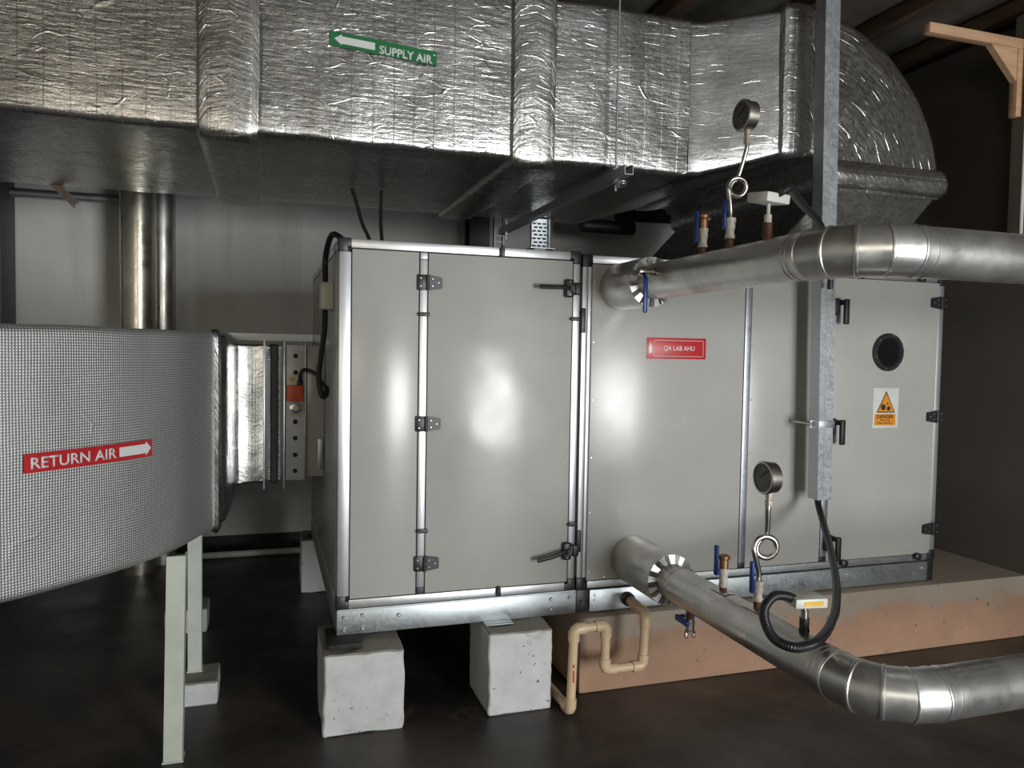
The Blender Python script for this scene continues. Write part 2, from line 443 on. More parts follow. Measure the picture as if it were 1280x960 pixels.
# ------------------------------------------------------------------ the room
RX0, RX1, RY0, RY1, RH = -3.5, 3.6, -6.5, 2.9, 3.38
struct('floor', MB().box(RX0-0.2, RX1+0.2, RY0-0.2, RY1+0.2, -0.1, 0), M['floor'])
struct('wall_back', MB().box(RX0-0.2, RX1+0.2, RY1, RY1+0.2, 0, RH), M['wall'])
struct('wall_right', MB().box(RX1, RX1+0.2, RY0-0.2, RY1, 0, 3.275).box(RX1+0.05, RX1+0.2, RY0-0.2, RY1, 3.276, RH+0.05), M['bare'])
struct('wall_left', MB().box(RX0-0.2, RX0, RY0-0.2, RY1, 0, RH), M['wall'])
fwl = MB()                                    # wall behind the viewer: doorway opening, plus one added for the warm fill
for a in ((RX0, -3.0, 0, RH), (-3.0, -0.8, 0, 1.4), (-3.0, -0.8, 2.9, RH), (-0.8, 1.55, 0, RH), (1.55, 3.35, 2.2, RH), (3.35, RX1, 0, RH)):
    fwl.box(a[0], a[1], RY0-0.2, RY0, a[2], a[3])
struct('wall_front', fwl, M['wall'])
struct('wall_foot_shadow', MB().box(-2.2, 3.58, RY1-0.02, RY1-0.001, 0, 0.09), M['foam'])  # black strip stands in for the shadow along the wall foot
struct('wall_pilaster', MB().box(3.425, 3.5995, -0.45, 0.02, 2.03, 3.25, 0.008), M['pilaster'])

# roof: sheeting on timbers that run front to back
ce = thing('ceiling', 'dark sheet roof on timbers', 'ceiling', (0, 0, RH)); ce['kind'] = 'structure'
del ce['category']
rows = []
nx = 240
for y in (RY0-0.2, RY1+0.2):
    rows.append([(RX0-0.2 + (RX1-RX0+0.4)*i/nx, y, RH + 0.012*math.sin(i*2*PI/6)) for i in range(nx+1)])
mb = MB(); mb.loft(rows, closed=False)
mb.loft([[(p[0], p[1], p[2]+0.02) for p in r] for r in rows], closed=False)
obj('roof_sheet', mb, M['sheet'], ce)
for x in (-3.1, -2.4, -1.7, -1.0, -0.3, 0.4, 1.1, 1.8, 2.45, 3.0, 3.52):
    obj('rafter', MB().box(x-0.045, x+0.045, RY0, RY1, 3.285, RH-0.014, 0.004), M['rafter'], ce)

# plinth under the right-hand module
t = struct('concrete_plinth', MB().box(1.02, 3.598, -0.05, 1.95, 0, 0.332, 0.012).jitter(0.004, 5), M['plinth'])
t['label'] = 'oxide-brown concrete plinth under the right-hand unit module'

# ------------------------------------------------------------------ air handling unit, two bolted modules
AD = 1.75      # depth of the casing

def hinge_mesh():
    mb = MB()
    mb.box(-0.030, 0.012, -0.011, 0, -0.031, 0.031, 0.003)
    mb.prism([(0.012, -0.031), (0.066, -0.023), (0.070, -0.018), (0.070, 0.018), (0.066, 0.023), (0.012, 0.031)], lambda a, b, d: (a, d, b), -0.011, 0.0)
    mb.cyl((0.010, -0.012, -0.031), (0.010, -0.012, 0.031), 0.007, 12)
    return mb.mesh('hinge')
HINGE = hinge_mesh(); HINGE.materials.append(M['black'])
def dot_mesh(r, h, name, mat, seg=10):
    me = MB().lathe((0, 0, 0), (0, -1, 0), [(-0.001, r), (h*0.5, r), (h, r*0.6)], seg).mesh(name); me.materials.append(mat); return me
SCREW = dot_mesh(0.0035, 0.003, 'screw', M['screw'])
RIVET = dot_mesh(0.0055, 0.003, 'rivet', M['alu'])
BOLT = dot_mesh(0.0085, 0.008, 'bolt', M['screw'], 6)
PLUG = dot_mesh(0.011, 0.003, 'hole_plug', M['rubber'], 14)
CLIP = MB().box(-0.020, 0.020, -0.016, 0, -0.008, 0.008, 0.003).box(-0.024, -0.010, -0.022, 0, -0.005, 0.005, 0.002).mesh('clip'); CLIP.materials.append(M['black'])
KNOB = MB().lathe((0, 0, 0), (0, -1, 0), [(0, 0.008), (0.012, 0.009), (0.014, 0.019), (0.026, 0.019), (0.030, 0.012)], 8).box(-0.006, 0.030, -0.01, 0, -0.010, 0.004, 0.002).mesh('clamp_knob'); KNOB.materials.append(M['black'])

def hinge(parent, x, z, flip=False):
    h = inst('hinge', HINGE, (x, -0.006, z), parent, (0, PI, 0) if flip else None)
    s = -1 if flip else 1
    for dx, dz in ((-0.018, 0.016), (-0.018, -0.016), (0.030, 0.014), (0.030, -0.014), (0.054, 0.0)):
        o = bpy.data.objects.new('screw', SCREW); COL.objects.link(o); o.parent = h; o.location = (dx, -0.0115, dz)
    return h
def corner(parent, x, z, sx, sz):
    """three-way nylon corner; sx/sz point into the face"""
    mb = MB(); y0 = -0.005
    x1, z1 = x + sx*0.048, z + sz*0.055
    mb.box(min(x, x1), max(x, x1), y0, 0.05, min(z, z + sz*0.034), max(z, z + sz*0.034), 0.004)
    mb.box(min(x, x + sx*0.038)+0.0006, max(x, x + sx*0.038)-0.0006, y0-0.0012, 0.049, min(z, z1)+0.0006, max(z, z1)-0.0006, 0.004)
    return obj('corner_block', mb, M['black'], parent)
def panel(name, x0, x1, z0, z1, mat, parent, y=-0.003):
    mb = MB().box(x0, x1, y, 0.016, z0, z1, 0.0025)
    return obj(name, mb, mat, parent)

# ---- left module
A = thing('air_handling_module', 'left grey cabinet module with dented hinged door, standing on white concrete blocks', 'air handler', (0.505, 0.87, 0.342), 'air handling unit modules')
Z0, Z1 = 0.444, 1.902
obj('casing', MB().box(0.012, 1.000, 0.018, AD-0.01, Z0+0.006, Z1-0.006), M['rubber'], A)
obj('side_panel', MB().box(-0.002, 0.0115, 0.05, AD-0.05, Z0+0.04, Z1-0.04, 0.002), M['panel'], A)
obj('top_panel', MB().box(0.04, 0.97, 0.04, AD-0.04, Z1-0.0055, Z1+0.002, 0.002), M['panel'], A)
obj('frame_rail', MB().box(0.045, 0.965, -0.001, 0.045, 1.867, Z1, 0.003), M['alu'], A)
obj('frame_rail', MB().box(0.045, 0.965, -0.001, 0.045, Z0, 0.479, 0.003), M['alu'], A)
obj('frame_post', MB().box(0.0, 0.046, -0.001, 0.045, Z0+0.05, Z1-0.05, 0.003), M['alu'], A)
obj('frame_post', MB().box(0.9775, 1.009, -0.001, 0.045, Z0+0.05, Z1-0.05, 0.003), M['alu'], A)
obj('frame_post', MB().box(-0.003, 0.04, AD-0.045, AD, Z0+0.03, Z1-0.03, 0.003), M['alu'], A)
obj('frame_rail', MB().box(-0.003, 0.04, 0.05, AD-0.05, 1.867, Z1, 0.003), M['alu'], A)
obj('frame_rail', MB().box(-0.003, 0.04, 0.05, AD-0.05, Z0, 0.479, 0.003), M['alu'], A)
mul = obj('mullion', MB().box(0.3165, 0.3465, -0.006, 0.03, 0.51, 1.835, 0.002), M['alu'], A)
obj('mullion_foot', MB().box(0.3165, 0.3465, -0.006, 0.03, 0.4815, 0.509, 0.002), M['steel_dark'], A)
obj('mullion_foot', MB().box(0.3165, 0.3465, -0.006, 0.03, 1.836, 1.864, 0.002), M['galv_dull'], A)
for (x, z, sx, sz) in ((-0.003, Z1+0.003, 1, -1), (1.012, Z1+0.003, -1, -1), (-0.003, Z0-0.003, 1, 1), (1.012, Z0-0.003, -1, 1)):
    corner(A, x, z, sx, sz)
panel('front_panel', 0.049, 0.3125, 0.483, 1.863, M['panel'], A)
dr = panel('door', 0.3505, 0.9725, 0.484, 1.862, M['door_panel'], A, -0.006)
for z in (1.744, 1.177, 0.608): hinge(dr, 0.335, z)
def lever_handle(parent, x, z, droop, up=False):
    base = MB().box(x-0.022, x+0.016, -0.030, -0.003, z-0.038, z+0.038, 0.008, 3)
    base.box(x+0.022, x+0.052, -0.026, -0.003, z-0.026, z+0.026, 0.007, 3)
    base.box(x+0.005, x+0.04, -0.022, -0.004, z-0.020, z+0.020, 0.004)
    h = obj('handle', base, M['black'], parent)
    if up:
        lv = MB().box(x-0.012, x+0.012, -0.062, -0.044, z-0.105, z+0.015, 0.006, 3)
    else:
        lv = MB().tube(catmull([(x-0.005, -0.04, z), (x-0.03, -0.052, z+0.002), (x-0.085, -0.056, z-droop*0.5), (x-0.148, -0.054, z-droop)], 5), 0.0095, 8)
    lv.cyl((x-0.002, -0.004, z), (x-0.002, -0.05, z), 0.012, 12)
    obj('lever', lv, M['black'], h)
    for dz in (-0.028, 0.028): inst('screw', SCREW, (x-0.003, -0.030, z+dz), h)
lever_handle(dr, 0.955, 1.745, 0.0)
lever_handle(dr, 0.967, 0.622, 0.024)
for x, z, ry in ((0.334, 1.617, 0), (0.337, 0.742, 0), (0.986, 1.617, 0), (0.992, 0.735, 0), (0.657, 1.883, PI/2), (0.664, 0.467, PI/2)):
    inst('door_clip', CLIP, (x, -0.005, z), dr, (0, ry, 0))
obj('strike_plate', MB().box(1.0145, 1.034, -0.012, 0.0, 1.56, 1.665, 0.003), M['black'], A)
obj('strike_plate', MB().box(1.0145, 1.034, -0.012, 0.0, 0.610, 0.705, 0.003), M['black'], A)
br = obj('base_rail', MB().box(0.0, 1.017, -0.006, 0.05, 0.342, 0.438, 0.002).box(0.002, 1.015, -0.004, 0.05, 0.4385, 0.4425), M['galv'], A)
obj('base_rail', MB().box(0.0, 0.05, 0.052, AD, 0.342, 0.438, 0.002), M['galv_dull'], A)
for x, z in ((0.028, 0.413), (0.100, 0.417), (0.028, 0.362), (0.100, 0.364), (0.245, 0.405), (0.900, 0.414), (0.985, 0.414), (0.900, 0.372), (0.985, 0.370)):
    inst('bolt', BOLT, (x, -0.006, z), br)

# ---- right module
B = thing('air_handling_module', 'long right grey cabinet module with round porthole, on the brown plinth', 'air handler', (2.0, 0.87, 0.342), 'air handling unit modules')
Z1b = 1.893; XR = 3.003
obj('casing', MB().box(1.026, XR-0.008, 0.018, AD-0.01, Z0+0.006, Z1b-0.006), M['rubber'], B)
obj('end_panel', MB().box(XR-0.009, XR-0.001, 0.05, AD-0.05, Z0+0.04, Z1b-0.04, 0.002), M['panel'], B)
obj('top_panel', MB().box(1.05, XR-0.04, 0.04, AD-0.04, Z1b-0.0055, Z1b+0.002, 0.002), M['panel'], B)
obj('frame_rail', MB().box(1.066, XR-0.045, -0.001, 0.045, 1.858, Z1b, 0.003), M['alu'], B)
obj('frame_rail', MB().box(1.070, XR-0.045, -0.001, 0.045, Z0, 0.477, 0.003), M['galv_dull'], B)
obj('frame_post', MB().box(1.020, 1.0445, -0.001, 0.045, Z0+0.05, Z1b-0.05, 0.003), M['alu'], B)
obj('frame_post', MB().box(1.0455, 1.0625, -0.004, 0.045, Z0+0.05, Z1b-0.05, 0.003), M['alu'], B)
obj('frame_post', MB().box(2.968, XR, -0.001, 0.045, Z0+0.05, Z1b-0.02, 0.003), M['alu'], B)
for x0, x1 in ((1.8345, 1.8665), (2.2915, 2.3245)):
    obj('mullion', MB().box(x0, x1, -0.006, 0.03, 0.505, 1.855, 0.002), M['galv'], B)
    obj('mullion_foot', MB().box(x0, x1, -0.006, 0.03, 0.4785, 0.504, 0.002), M['black'], B)
for (x, z, sx, sz) in ((1.0165, Z1b+0.003, 1, -1), (1.0165, Z0-0.003, 1, 1), (XR+0.002, Z0-0.003, -1, 1), (XR+0.002, Z1b+0.003, -1, -1)):
    corner(B, x, z, sx, sz)
p1 = panel('front_panel', 1.0655, 1.8315, 0.480, 1.855, M['panel'], B)
p2 = panel('front_panel', 1.8695, 2.2885, 0.480, 1.855, M['panel'], B)
d2 = panel('door', 2.3275, 2.9655, 0.480, 1.855, M['panel'], B, -0.006)
for pan, xs in ((p1, (1.075, 1.822)), (p2, (1.879, 2.279))):
    for x in xs:
        for z in (0.52, 0.78, 1.02, 1.27, 1.52, 1.78):
            inst('rivet', RIVET, (x, -0.003, z), pan)
for x in (1.15, 1.45, 1.72): inst('rivet', RIVET, (x, -0.003, 0.492), p1); inst('rivet', RIVET, (x+0.02, -0.003, 1.843), p1)
for z in (1.755, 1.180, 0.607): hinge(d2, 2.982, z, True)
for z in (1.715, 1.140, 0.575):
    b_ = MB().box(2.305, 2.345, -0.030, -0.003, z-0.04, z+0.04, 0.008, 3).cyl((2.352, -0.004, z+0.02), (2.352, -0.06, z+0.02), 0.013, 12)
    hb = obj('handle', b_, M['black'], d2)
    obj('lever', MB().box(2.340, 2.366, -0.068, -0.048, z-0.085, z+0.035, 0.006, 3), M['black'], hb)
pc = (2.653, -0.006, 1.502)
po = obj('porthole', MB().lathe(pc, (0, -1, 0), [(0, 0.093), (0.010, 0.093), (0.016, 0.086), (0.016, 0.074), (0.009, 0.068), (0.006, 0.0655)], 40), M['black'], d2)
obj('porthole_glass', MB().lathe(pc, (0, -1, 0), [(0.002, 0.066), (0.0075, 0.066)], 40), M['glass_black'], po)
for k in range(6):
    a = k*PI/3 + 0.3
    inst('screw', SCREW, (pc[0]+0.084*math.cos(a), -0.0215, pc[2]+0.084*math.sin(a)), po)
for x, z in ((2.425, 0.468), (2.880, 0.472)): inst('clamp_knob', KNOB, (x, -0.002, z), d2)
inst('clamp_knob', KNOB, (2.47, -0.002, 1.872), d2); inst('clamp_knob', KNOB, (2.84, -0.002, 1.872), d2)
br = obj('base_rail', MB().box(1.082, 2.958, -0.006, 0.05, 0.342, 0.438, 0.002), M['galv'], B)
for x, z in ((1.105, 0.414), (1.105, 0.392), (1.105, 0.360), (2.455, 0.405), (2.925, 0.405)): inst('rivet', RIVET, (x, -0.006, z), br)
obj('coupling_bracket', MB().box(1.0195, 1.080, 0.0, 0.06, 0.342, 0.440, 0.003).cyl((1.05, -0.006, 0.385), (1.05, 0.01, 0.385), 0.012, 6), M['black'], B)
obj('coupling_bracket', MB().box(2.960, XR, 0.0, 0.06, 0.335, 0.440, 0.003), M['black'], B)
obj('isolation_pad', MB().box(1.04, 2.99, 0.02, 0.10, 0.3325, 0.3415), M['rubber'], B)

# name plate and warning sticker
FR = lambda y: (lambda a, b, d: Vector((a, y-d, b)))
qp = obj('name_plate', MB().box(1.331, 1.629, -0.0055, -0.003, 1.453, 1.547, 0.0008), M['red'], p1, label='red name plate reading QA LAB AHU')
fr = MB()
for (x0, x1, z0, z1) in ((1.364, 1.616, 1.534, 1.5365), (1.364, 1.616, 1.4635, 1.466), (1.364, 1.3665, 1.4635, 1.5365), (1.6135, 1.616, 1.4635, 1.5365)):
    fr.box(x0, x1, -0.0061, -0.005, z0, z1)
obj('printed_border', fr, M['grey_print'], qp)
obj('lettering', text_mesh('QA LAB AHU', 0.030, lambda x, y, d: Vector((1.415+x, -0.0056-d, 1.491+y)), 0.0005, 0.0, 0.155), M['white_print'], qp, 0)
obj('arrow', MB().prism([(1.341, 1.478), (1.357, 1.478), (1.357, 1.507), (1.3525, 1.515), (1.349, 1.531), (1.3455, 1.515), (1.341, 1.507)], FR(-0.0055), 0.0, 0.0006), M['white_print'], qp)
ds = obj('warning_sticker', MB().box(2.576, 2.732, -0.0075, -0.006, 1.127, 1.325, 0.0004), M['sticker_white'], d2, label='orange and white DANGER moving machinery sticker')
T0 = (2.655, 1.311); 
obj('triangle_border', MB().prism([(2.598, 1.203), (2.712, 1.203), T0], FR(-0.0075), 0.0, 0.0005), M['black_print'], ds)
obj('triangle', MB().prism([(2.6055, 1.208), (2.7045, 1.208), (2.655, 1.300)], FR(-0.008), 0.0, 0.0005), M['orange'], ds)
def gear(cx, cz, r, n):
    pts = []
    for i in range(n*4):
        rr = r if i % 4 in (0, 1) else r*0.8
        a = 2*PI*i/(n*4); pts.append((cx+rr*math.cos(a), cz+rr*math.sin(a)))
    return MB().prism(pts, FR(-0.0085), 0.0, 0.0005)
obj('gear_symbol', gear(2.638, 1.2305, 0.0165, 8), M['black_print'], ds)
obj('gear_symbol', gear(2.671, 1.224, 0.0120, 8), M['black_print'], ds)
obj('gear_symbol', MB().prism([(2.660, 1.244), (2.668, 1.242), (2.668, 1.252), (2.662, 1.254)], FR(-0.0085), 0, 0.0005), M['black_print'], ds)
obj('caption_box', MB().box(2.588, 2.716, -0.0082, -0.0075, 1.141, 1.196), M['orange'], ds)
obj('lettering', text_mesh('DANGER', 0.024, lambda x, y, d: Vector((2.601+x, -0.0083-d, 1.176+y)), 0.0004, 0.0006, 0.102), M['black_print'], ds, 0)
obj('lettering', text_mesh('Moving', 0.016, lambda x, y, d: Vector((2.622+x, -0.0083-d, 1.1615+y)), 0.0004, 0.0, 0.060), M['black_print'], ds, 0)
obj('lettering', text_mesh('Machinery', 0.016, lambda x, y, d: Vector((2.606+x, -0.0083-d, 1.1465+y)), 0.0004, 0.0, 0.092), M['black_print'], ds, 0)

# ------------------------------------------------------------------ concrete blocks and pad
def block(label, x0, x1, y0, y1, z1, seed, amp=0.006):
    mb = MB(); mb.box(x0, x1, y0, y1, 0, z1)
    bmesh.ops.subdivide_edges(mb.bm, edges=mb.bm.edges[:], cuts=12, use_grid_fill=True)
    mb.bm.edges.ensure_lookup_table()
    es = [e for e in mb.bm.edges if len(e.link_faces) == 2 and e.calc_face_angle() > 1.0]
    bmesh.ops.bevel(mb.bm, geom=es, offset=0.006, segments=1, affect='EDGES')
    mb.jitter(amp, 5.0, seed); mb.jitter(amp*0.7, 22.0, seed+3); mb.jitter(amp*0.4, 60.0, seed+5)
    for v in mb.bm.verts: v.co.z = max(0.0, v.co.z) if v.co.z > 0.02 else max(0.0, v.co.z)
    o = obj('concrete_block', mb, M['block'], None, 30)
    return tag(o, label, 'concrete block', 'white painted concrete support blocks')
block('big chipped white block under the left module corner with black pad', -0.06, 0.245, -0.14, 0.20, 0.316, 1.0)
block('white block under the right end of the left module, beside the cream drain pipe', 0.592, 0.860, -0.14, 0.17, 0.337, 4.2)
block('tall white block at the far rear corner of the left module', -0.06, 0.10, 1.66, 1.90, 0.325, 7.7, 0.005)
block('low white block under the foot of the slimmer duct post', -0.652, -0.454, 0.27, 0.47, 0.097, 11.3, 0.003)
block('low white block on the floor furthest behind the duct posts', -0.753, -0.553, 1.14, 1.34, 0.125, 15.1, 0.003)
tag(obj('vibration_pad', MB().box(-0.040, 0.090, -0.10, 0.10, 0.319, 0.3405, 0.003).jitter(0.002, 9), M['rubber']), 'black rubber pad between cabinet rail and chipped white block', 'rubber pad')
tag(obj('vibration_pad', MB().box(-0.025, 0.06, 1.665, 1.745, 0.331, 0.3415, 0.003), M['rubber']), 'small black pad on top of the tall rear white block', 'rubber pad')
tag(obj('packing_shim', MB().box(0.60, 0.72, -0.05, 0.10, 0.3385, 0.3418, 0.001), M['galv_dull']), 'thin metal shim between cabinet rail and second white block', 'shim')

# ------------------------------------------------------------------ supply duct overhead
S = thing('supply_duct', 'large silver foil-wrapped supply duct overhead, elbowing down onto the cabinet', 'duct', (0.5, 0.85, 2.305))
def duct_x(stations, r, step=0.07, amp=0.006, seed=0.0, grow=0.0, ns=9):
    """stations: (x, y0, y1, z0, z1) joined by straight lofts"""
    rows = []
    for i in range(len(stations)-1):
        a, b = stations[i], stations[i+1]
        n = max(1, int(abs(b[0]-a[0])/step))
        for j in range(n + (1 if i == len(stations)-2 else 0)):
            t = j/n; s = [a[k]+(b[k]-a[k])*t for k in range(5)]
            loop = rrect(s[1]-grow, s[2]+grow, s[3]-grow, s[4]+grow, r, ns)
            rows.append([Vector((s[0], p, q)) for p, q in loop])
    mb = MB(); mb.loft(rows)
    if amp: mb.jitter(amp, 4.5, seed)
    return mb
D0 = (0.15, 1.60, 2.305, 3.03)
obj('duct_section', duct_x([(-3.5, *D0), (-0.45, *D0)], 0.030, amp=0.007, seed=2), M['foil'], S)
sd = obj('duct_section', duct_x([(-0.45, *D0), (0.78, *D0)], 0.030, amp=0.007, seed=5), M['foil'], S)
obj('duct_section', duct_x([(0.78, *D0), (1.60, *D0)], 0.030, amp=0.007, seed=9), M['foil'], S)
D1 = (0.02, 1.50, 2.43, 3.105)
obj('duct_section', duct_x([(1.601, *D0), (1.66, 0.145, 1.597, 2.309, 3.034), (2.06, 0.02, 1.50, 2.425, 3.10), (2.15, *D1)], 0.030, amp=0.006, seed=12), M['foil_smooth'], S)
def band(x0, x1, d0, d1, g, seed):
    st = []
    for t, k in ((0, -0.2), (0.06, 0.75), (0.16, 1.0), (0.5, 1.12), (0.84, 1.0), (0.94, 0.75), (1, -0.2)):
        x = x0+(x1-x0)*t; d = [d0[i]+(d1[i]-d0[i])*t for i in range(4)]
        st.append((x, d[0]-g*k, d[1]+g*k, d[2]-g*k, d[3]+g*k))
    return duct_x(st, 0.045, 0.02, 0.005, seed)
obj('joint_band', band(-0.530, -0.283, D0, D0, 0.030, 3), M['foil_band'], S)
obj('joint_band', band(0.728, 0.942, D0, D0, 0.028, 6), M['foil_band'], S)
obj('joint_band', band(2.005, 2.185, (0.03, 1.51, 2.415, 3.10), (0.02, 1.50, 2.44, 3.105), 0.022, 8), M['foil_band'], S)
# radius elbow turning down
ec = (2.15, 2.275); rin, rout = 0.155, 0.83
rows = []
for i in range(19):
    a = PI/2*(1 - i/18)
    loop = rrect(0.02, 1.50, rin, rout, 0.030, 9)
    rows.append([Vector((ec[0]+r*math.cos(a), y, ec[1]+r*math.sin(a))) for y, r in loop])
mb = MB(); mb.loft(rows); mb.jitter(0.005, 5, 3)
obj('duct_elbow', mb, M['foil'], S)
rows = []
for z, g in ((2.425, -0.01), (2.415, 0.012), (2.395, 0.024), (2.35, 0.032), (2.31, 0.026), (2.288, 0.010), (2.28, -0.01)):
    off = 0.0 if z < 2.36 else -0.004
    loop = rrect(2.305-g, 2.98+g+off, 0.02-g, 1.50+g, 0.035, 9)
    rows.append([Vector((x, y, z)) for x, y in loop])
mb = MB(); mb.loft(rows); mb.jitter(0.004, 7, 5)
obj('elbow_collar', mb, M['foil_band'], S)
rows = []
for i in range(9):
    t = i/8; z = 2.30 - t*0.4045
    loop = rrect(2.315-0.385*t, 2.97-0.36*t, 0.035+0.01*t, 1.49, 0.014, 9)
    rows.append([Vector((x, y, z)) for x, y in loop])
mb = MB(); mb.loft(rows); mb.jitter(0.005, 8, 7)
obj('transition_hood', mb, M['foil_smooth'], S)
# SUPPLY AIR sticker on the duct face
def slant(x, z):          # stuck on slightly crooked
    return Vector((x, 0.1385, z))
ss = obj('sticker', MB().prism([(-0.030, 2.682), (0.403, 2.655), (0.403, 2.712), (-0.030, 2.740)], lambda a, b, d: Vector((a, 0.141-d, b)), 0, 0.002), M['green'], S, label='green SUPPLY AIR sticker with left-pointing white arrow')
SLP = -0.062
def smap(x, y, d): return Vector((0.165+x, 0.1388-d, 2.6870+y + SLP*(0.195+x)))
obj('lettering', text_mesh('SUPPLY AIR', 0.046, smap, 0.0008, 0.0015, 0.220), M['white_print'], ss, 0)
mb = MB(); 
mb.prism([(x, z + SLP*(x+0.03)) for x, z in ((-0.014, 2.7115), (0.016, 2.732), (0.016, 2.7245), (0.148, 2.7245), (0.148, 2.6955), (0.016, 2.6955), (0.016, 2.690))], lambda a, b, d: Vector((a, 0.139-d, b)), 0, 0.0006)
obj('arrow', mb, M['white_print'], ss)
obj('printed_dash', MB().box(0.388, 0.397, 0.1382, 0.139, 2.694, 2.699), M['white_print'], ss)

# trapeze hanger under the supply duct
H = thing('duct_hanger', 'steel channel trapeze hanger crossing under the supply duct on threaded rods', 'hanger', (1.2, 0.85, 2.25))
ch = MB()
ch.box(1.180, 1.221, -0.055, 1.80, 2.236, 2.239); ch.box(1.180, 1.183, -0.055, 1.80, 2.239, 2.277); ch.box(1.218, 1.221, -0.055, 1.80, 2.239, 2.277)
ch.box(1.183, 1.191, -0.055, 1.80, 2.274, 2.277); ch.box(1.210, 1.218, -0.055, 1.80, 2.274, 2.277)
obj('channel', ch, M['galv_dull'], H)
for y in (0.075, 1.70):
    obj('threaded_rod', MB().cyl((1.2, y, 2.19), (1.2, y, 3.37), 0.005, 10), M['galv'], H)
    obj('nut', MB().cyl((1.2, y, 2.222), (1.2, y, 2.235), 0.013, 6), M['galv_dull'], H)
    obj('washer', MB().box(1.175, 1.226, y-0.022, y+0.022, 2.278, 2.284, 0.001).cyl((1.2, y, 2.284), (1.2, y, 2.297), 0.013, 6), M['galv_dull'], H)
obj('rod_coil', MB().tube([(1.2+0.022*math.cos(a), 0.02+0.028*math.sin(a), 2.225-0.01*a/6.28) for a in [i*0.35 for i in range(44)]], 0.003, 6), M['screw'], H)

# perforated tray stub and cables between cabinet top and duct
pt = MB()
X0, X1, Yp = 1.282, 1.392, 1.45
pt.box(X0-0.02, X1+0.03, Yp-0.06, Yp+0.02, 2.105, 2.111)
pt.box(X0-0.004, X0, Yp-0.03, Yp+0.003, 2.111, 2.294); pt.box(X1, X1+0.004, Yp-0.03, Yp+0.003, 2.111, 2.294)
pt.box(X0, X1, Yp, Yp+0.003, 2.270, 2.294)
for k in range(7):
    z = 2.111 + k*0.0228
    pt.box(X0, X1, Yp, Yp+0.003, z, z+0.012)
    o_ = 0.010 if k % 2 else 0.0
    e_ = [X0, X0+0.010+o_, X0+0.034+o_, X0+0.044+o_, X0+0.066+o_, X0+0.076+o_, min(X1-0.003, X0+0.100+o_), X1]
    for c in range(0, 8, 2): pt.box(e_[c], e_[c+1], Yp, Yp+0.003, z+0.012, z+0.0228)
pt.box(X0+0.02, X1-0.02, Yp-0.02, Yp+0.003, 1.9045, 2.105)
tag(obj('tray_dark_backing', MB().box(X0+0.008, X1-0.006, Yp+0.006, Yp+0.035, 1.906, 2.296, 0.008), M['rubber']), 'black backing box added behind the upright perforated tray', 'cable')  # plain black box added so the tray holes read dark
tag(obj('perforated_tray', pt, M['galv']), 'short upright perforated galvanised tray between cabinet top and duct', 'cable tray')
for i, (lab, pts) in enumerate((('thin black cable dropping from the duct, nearer the left cabinet corner', [(0.150, 1.0, 2.30), (0.180, 1.0, 2.208), (0.205, 1.0, 2.12), (0.240, 0.99, 2.04), (0.27, 0.97, 1.906)]),
                   ('thin black cable dropping straight from the duct, further from the left corner', [(0.302, 1.0, 2.30), (0.299, 1.0, 2.21), (0.300, 1.0, 2.12), (0.305, 0.99, 2.04), (0.31, 0.97, 1.906)]))):
    tag(obj('power_cable', MB().tube(catmull(pts, 6), 0.0095, 8), M['hose']), lab, 'cable', 'cables above the cabinet')

# ------------------------------------------------------------------ return duct on the left
R = thing('return_duct', 'silver mesh-foil return duct curving in from the left to the cabinet side', 'duct', (-0.7, 0.6, 0.67))
path = catmull([(-0.458, 0.215, 0), (-0.488, 0.139, 0), (-0.535, -0.020, 0), (-0.590, -0.140, 0), (-0.697, -0.307, 0), (-0.81, -0.439, 0), (-0.976, -0.602, 0), (-1.30, -0.86, 0), (-1.85, -1.13, 0), (-2.5, -1.25, 0), (-3.47, -1.26, 0)], 8)
cum = [0.0]
for i in range(1, len(path)): cum.append(cum[-1] + (path[i]-path[i-1]).length)
def on_path(s):
    for i in range(1, len(path)):
        if s <= cum[i] or i == len(path)-1:
            t = (s-cum[i-1])/(cum[i]-cum[i-1]); p = path[i-1].lerp(path[i], t)
            tg = (path[min(i+1, len(path)-1)] - path[max(i-2, 0)]).normalized(); return p, tg
def s_at_y(y):
    return min((cum[-1]*k/4000 for k in range(1600)), key=lambda s: abs(on_path(s)[0].y-y))
ZB, ZT = 0.740, 1.530
rows = []
for i, p in enumerate(path):
    tg = (path[min(i+1, len(path)-1)] - path[max(i-1, 0)]).normalized()
    nrm = Vector((tg.y, -tg.x, 0))
    if nrm.dot(Vector((-0.5, 1, 0))) < 0: nrm = -nrm
    w = min(1.0, cum[i]/0.9); wid = 1.25
    if i == 0: nrm = Vector((0, 1, 0))
    elif cum[i] < 0.5: nrm = (Vector((0, 1, 0))*(1-cum[i]/0.5) + nrm*(cum[i]/0.5)).normalized()
    rows.append([p + nrm*a + Vector((0, 0, b)) for a, b in rrect(0, wid, ZB, ZT, 0.028, 10)])
mb = MB(); mb.loft(rows, us=cum); mb.jitter(0.004, 4, 4)
body = obj('duct_bend', mb, M['mesh_foil'], R)
def neck(stations, r, amp, seed, ns=8):
    rows = [[Vector((x, a, b)) for a, b in rrect(y0, y1, z0, z1, r, ns)] for x, y0, y1, z0, z1 in stations]
    mb = MB(); mb.loft(rows)
    if amp: mb.jitter(amp, 8, seed)
    return mb
obj('rolled_edge', neck([(-0.482, 0.215, 1.47, 0.736, 1.533), (-0.476, 0.200, 1.48, 0.726, 1.541), (-0.462, 0.192, 1.49, 0.722, 1.545), (-0.448, 0.200, 1.48, 0.727, 1.541), (-0.440, 0.225, 1.47, 0.742, 1.528)], 0.035, 0.003, 1), M['foil_band'], R)
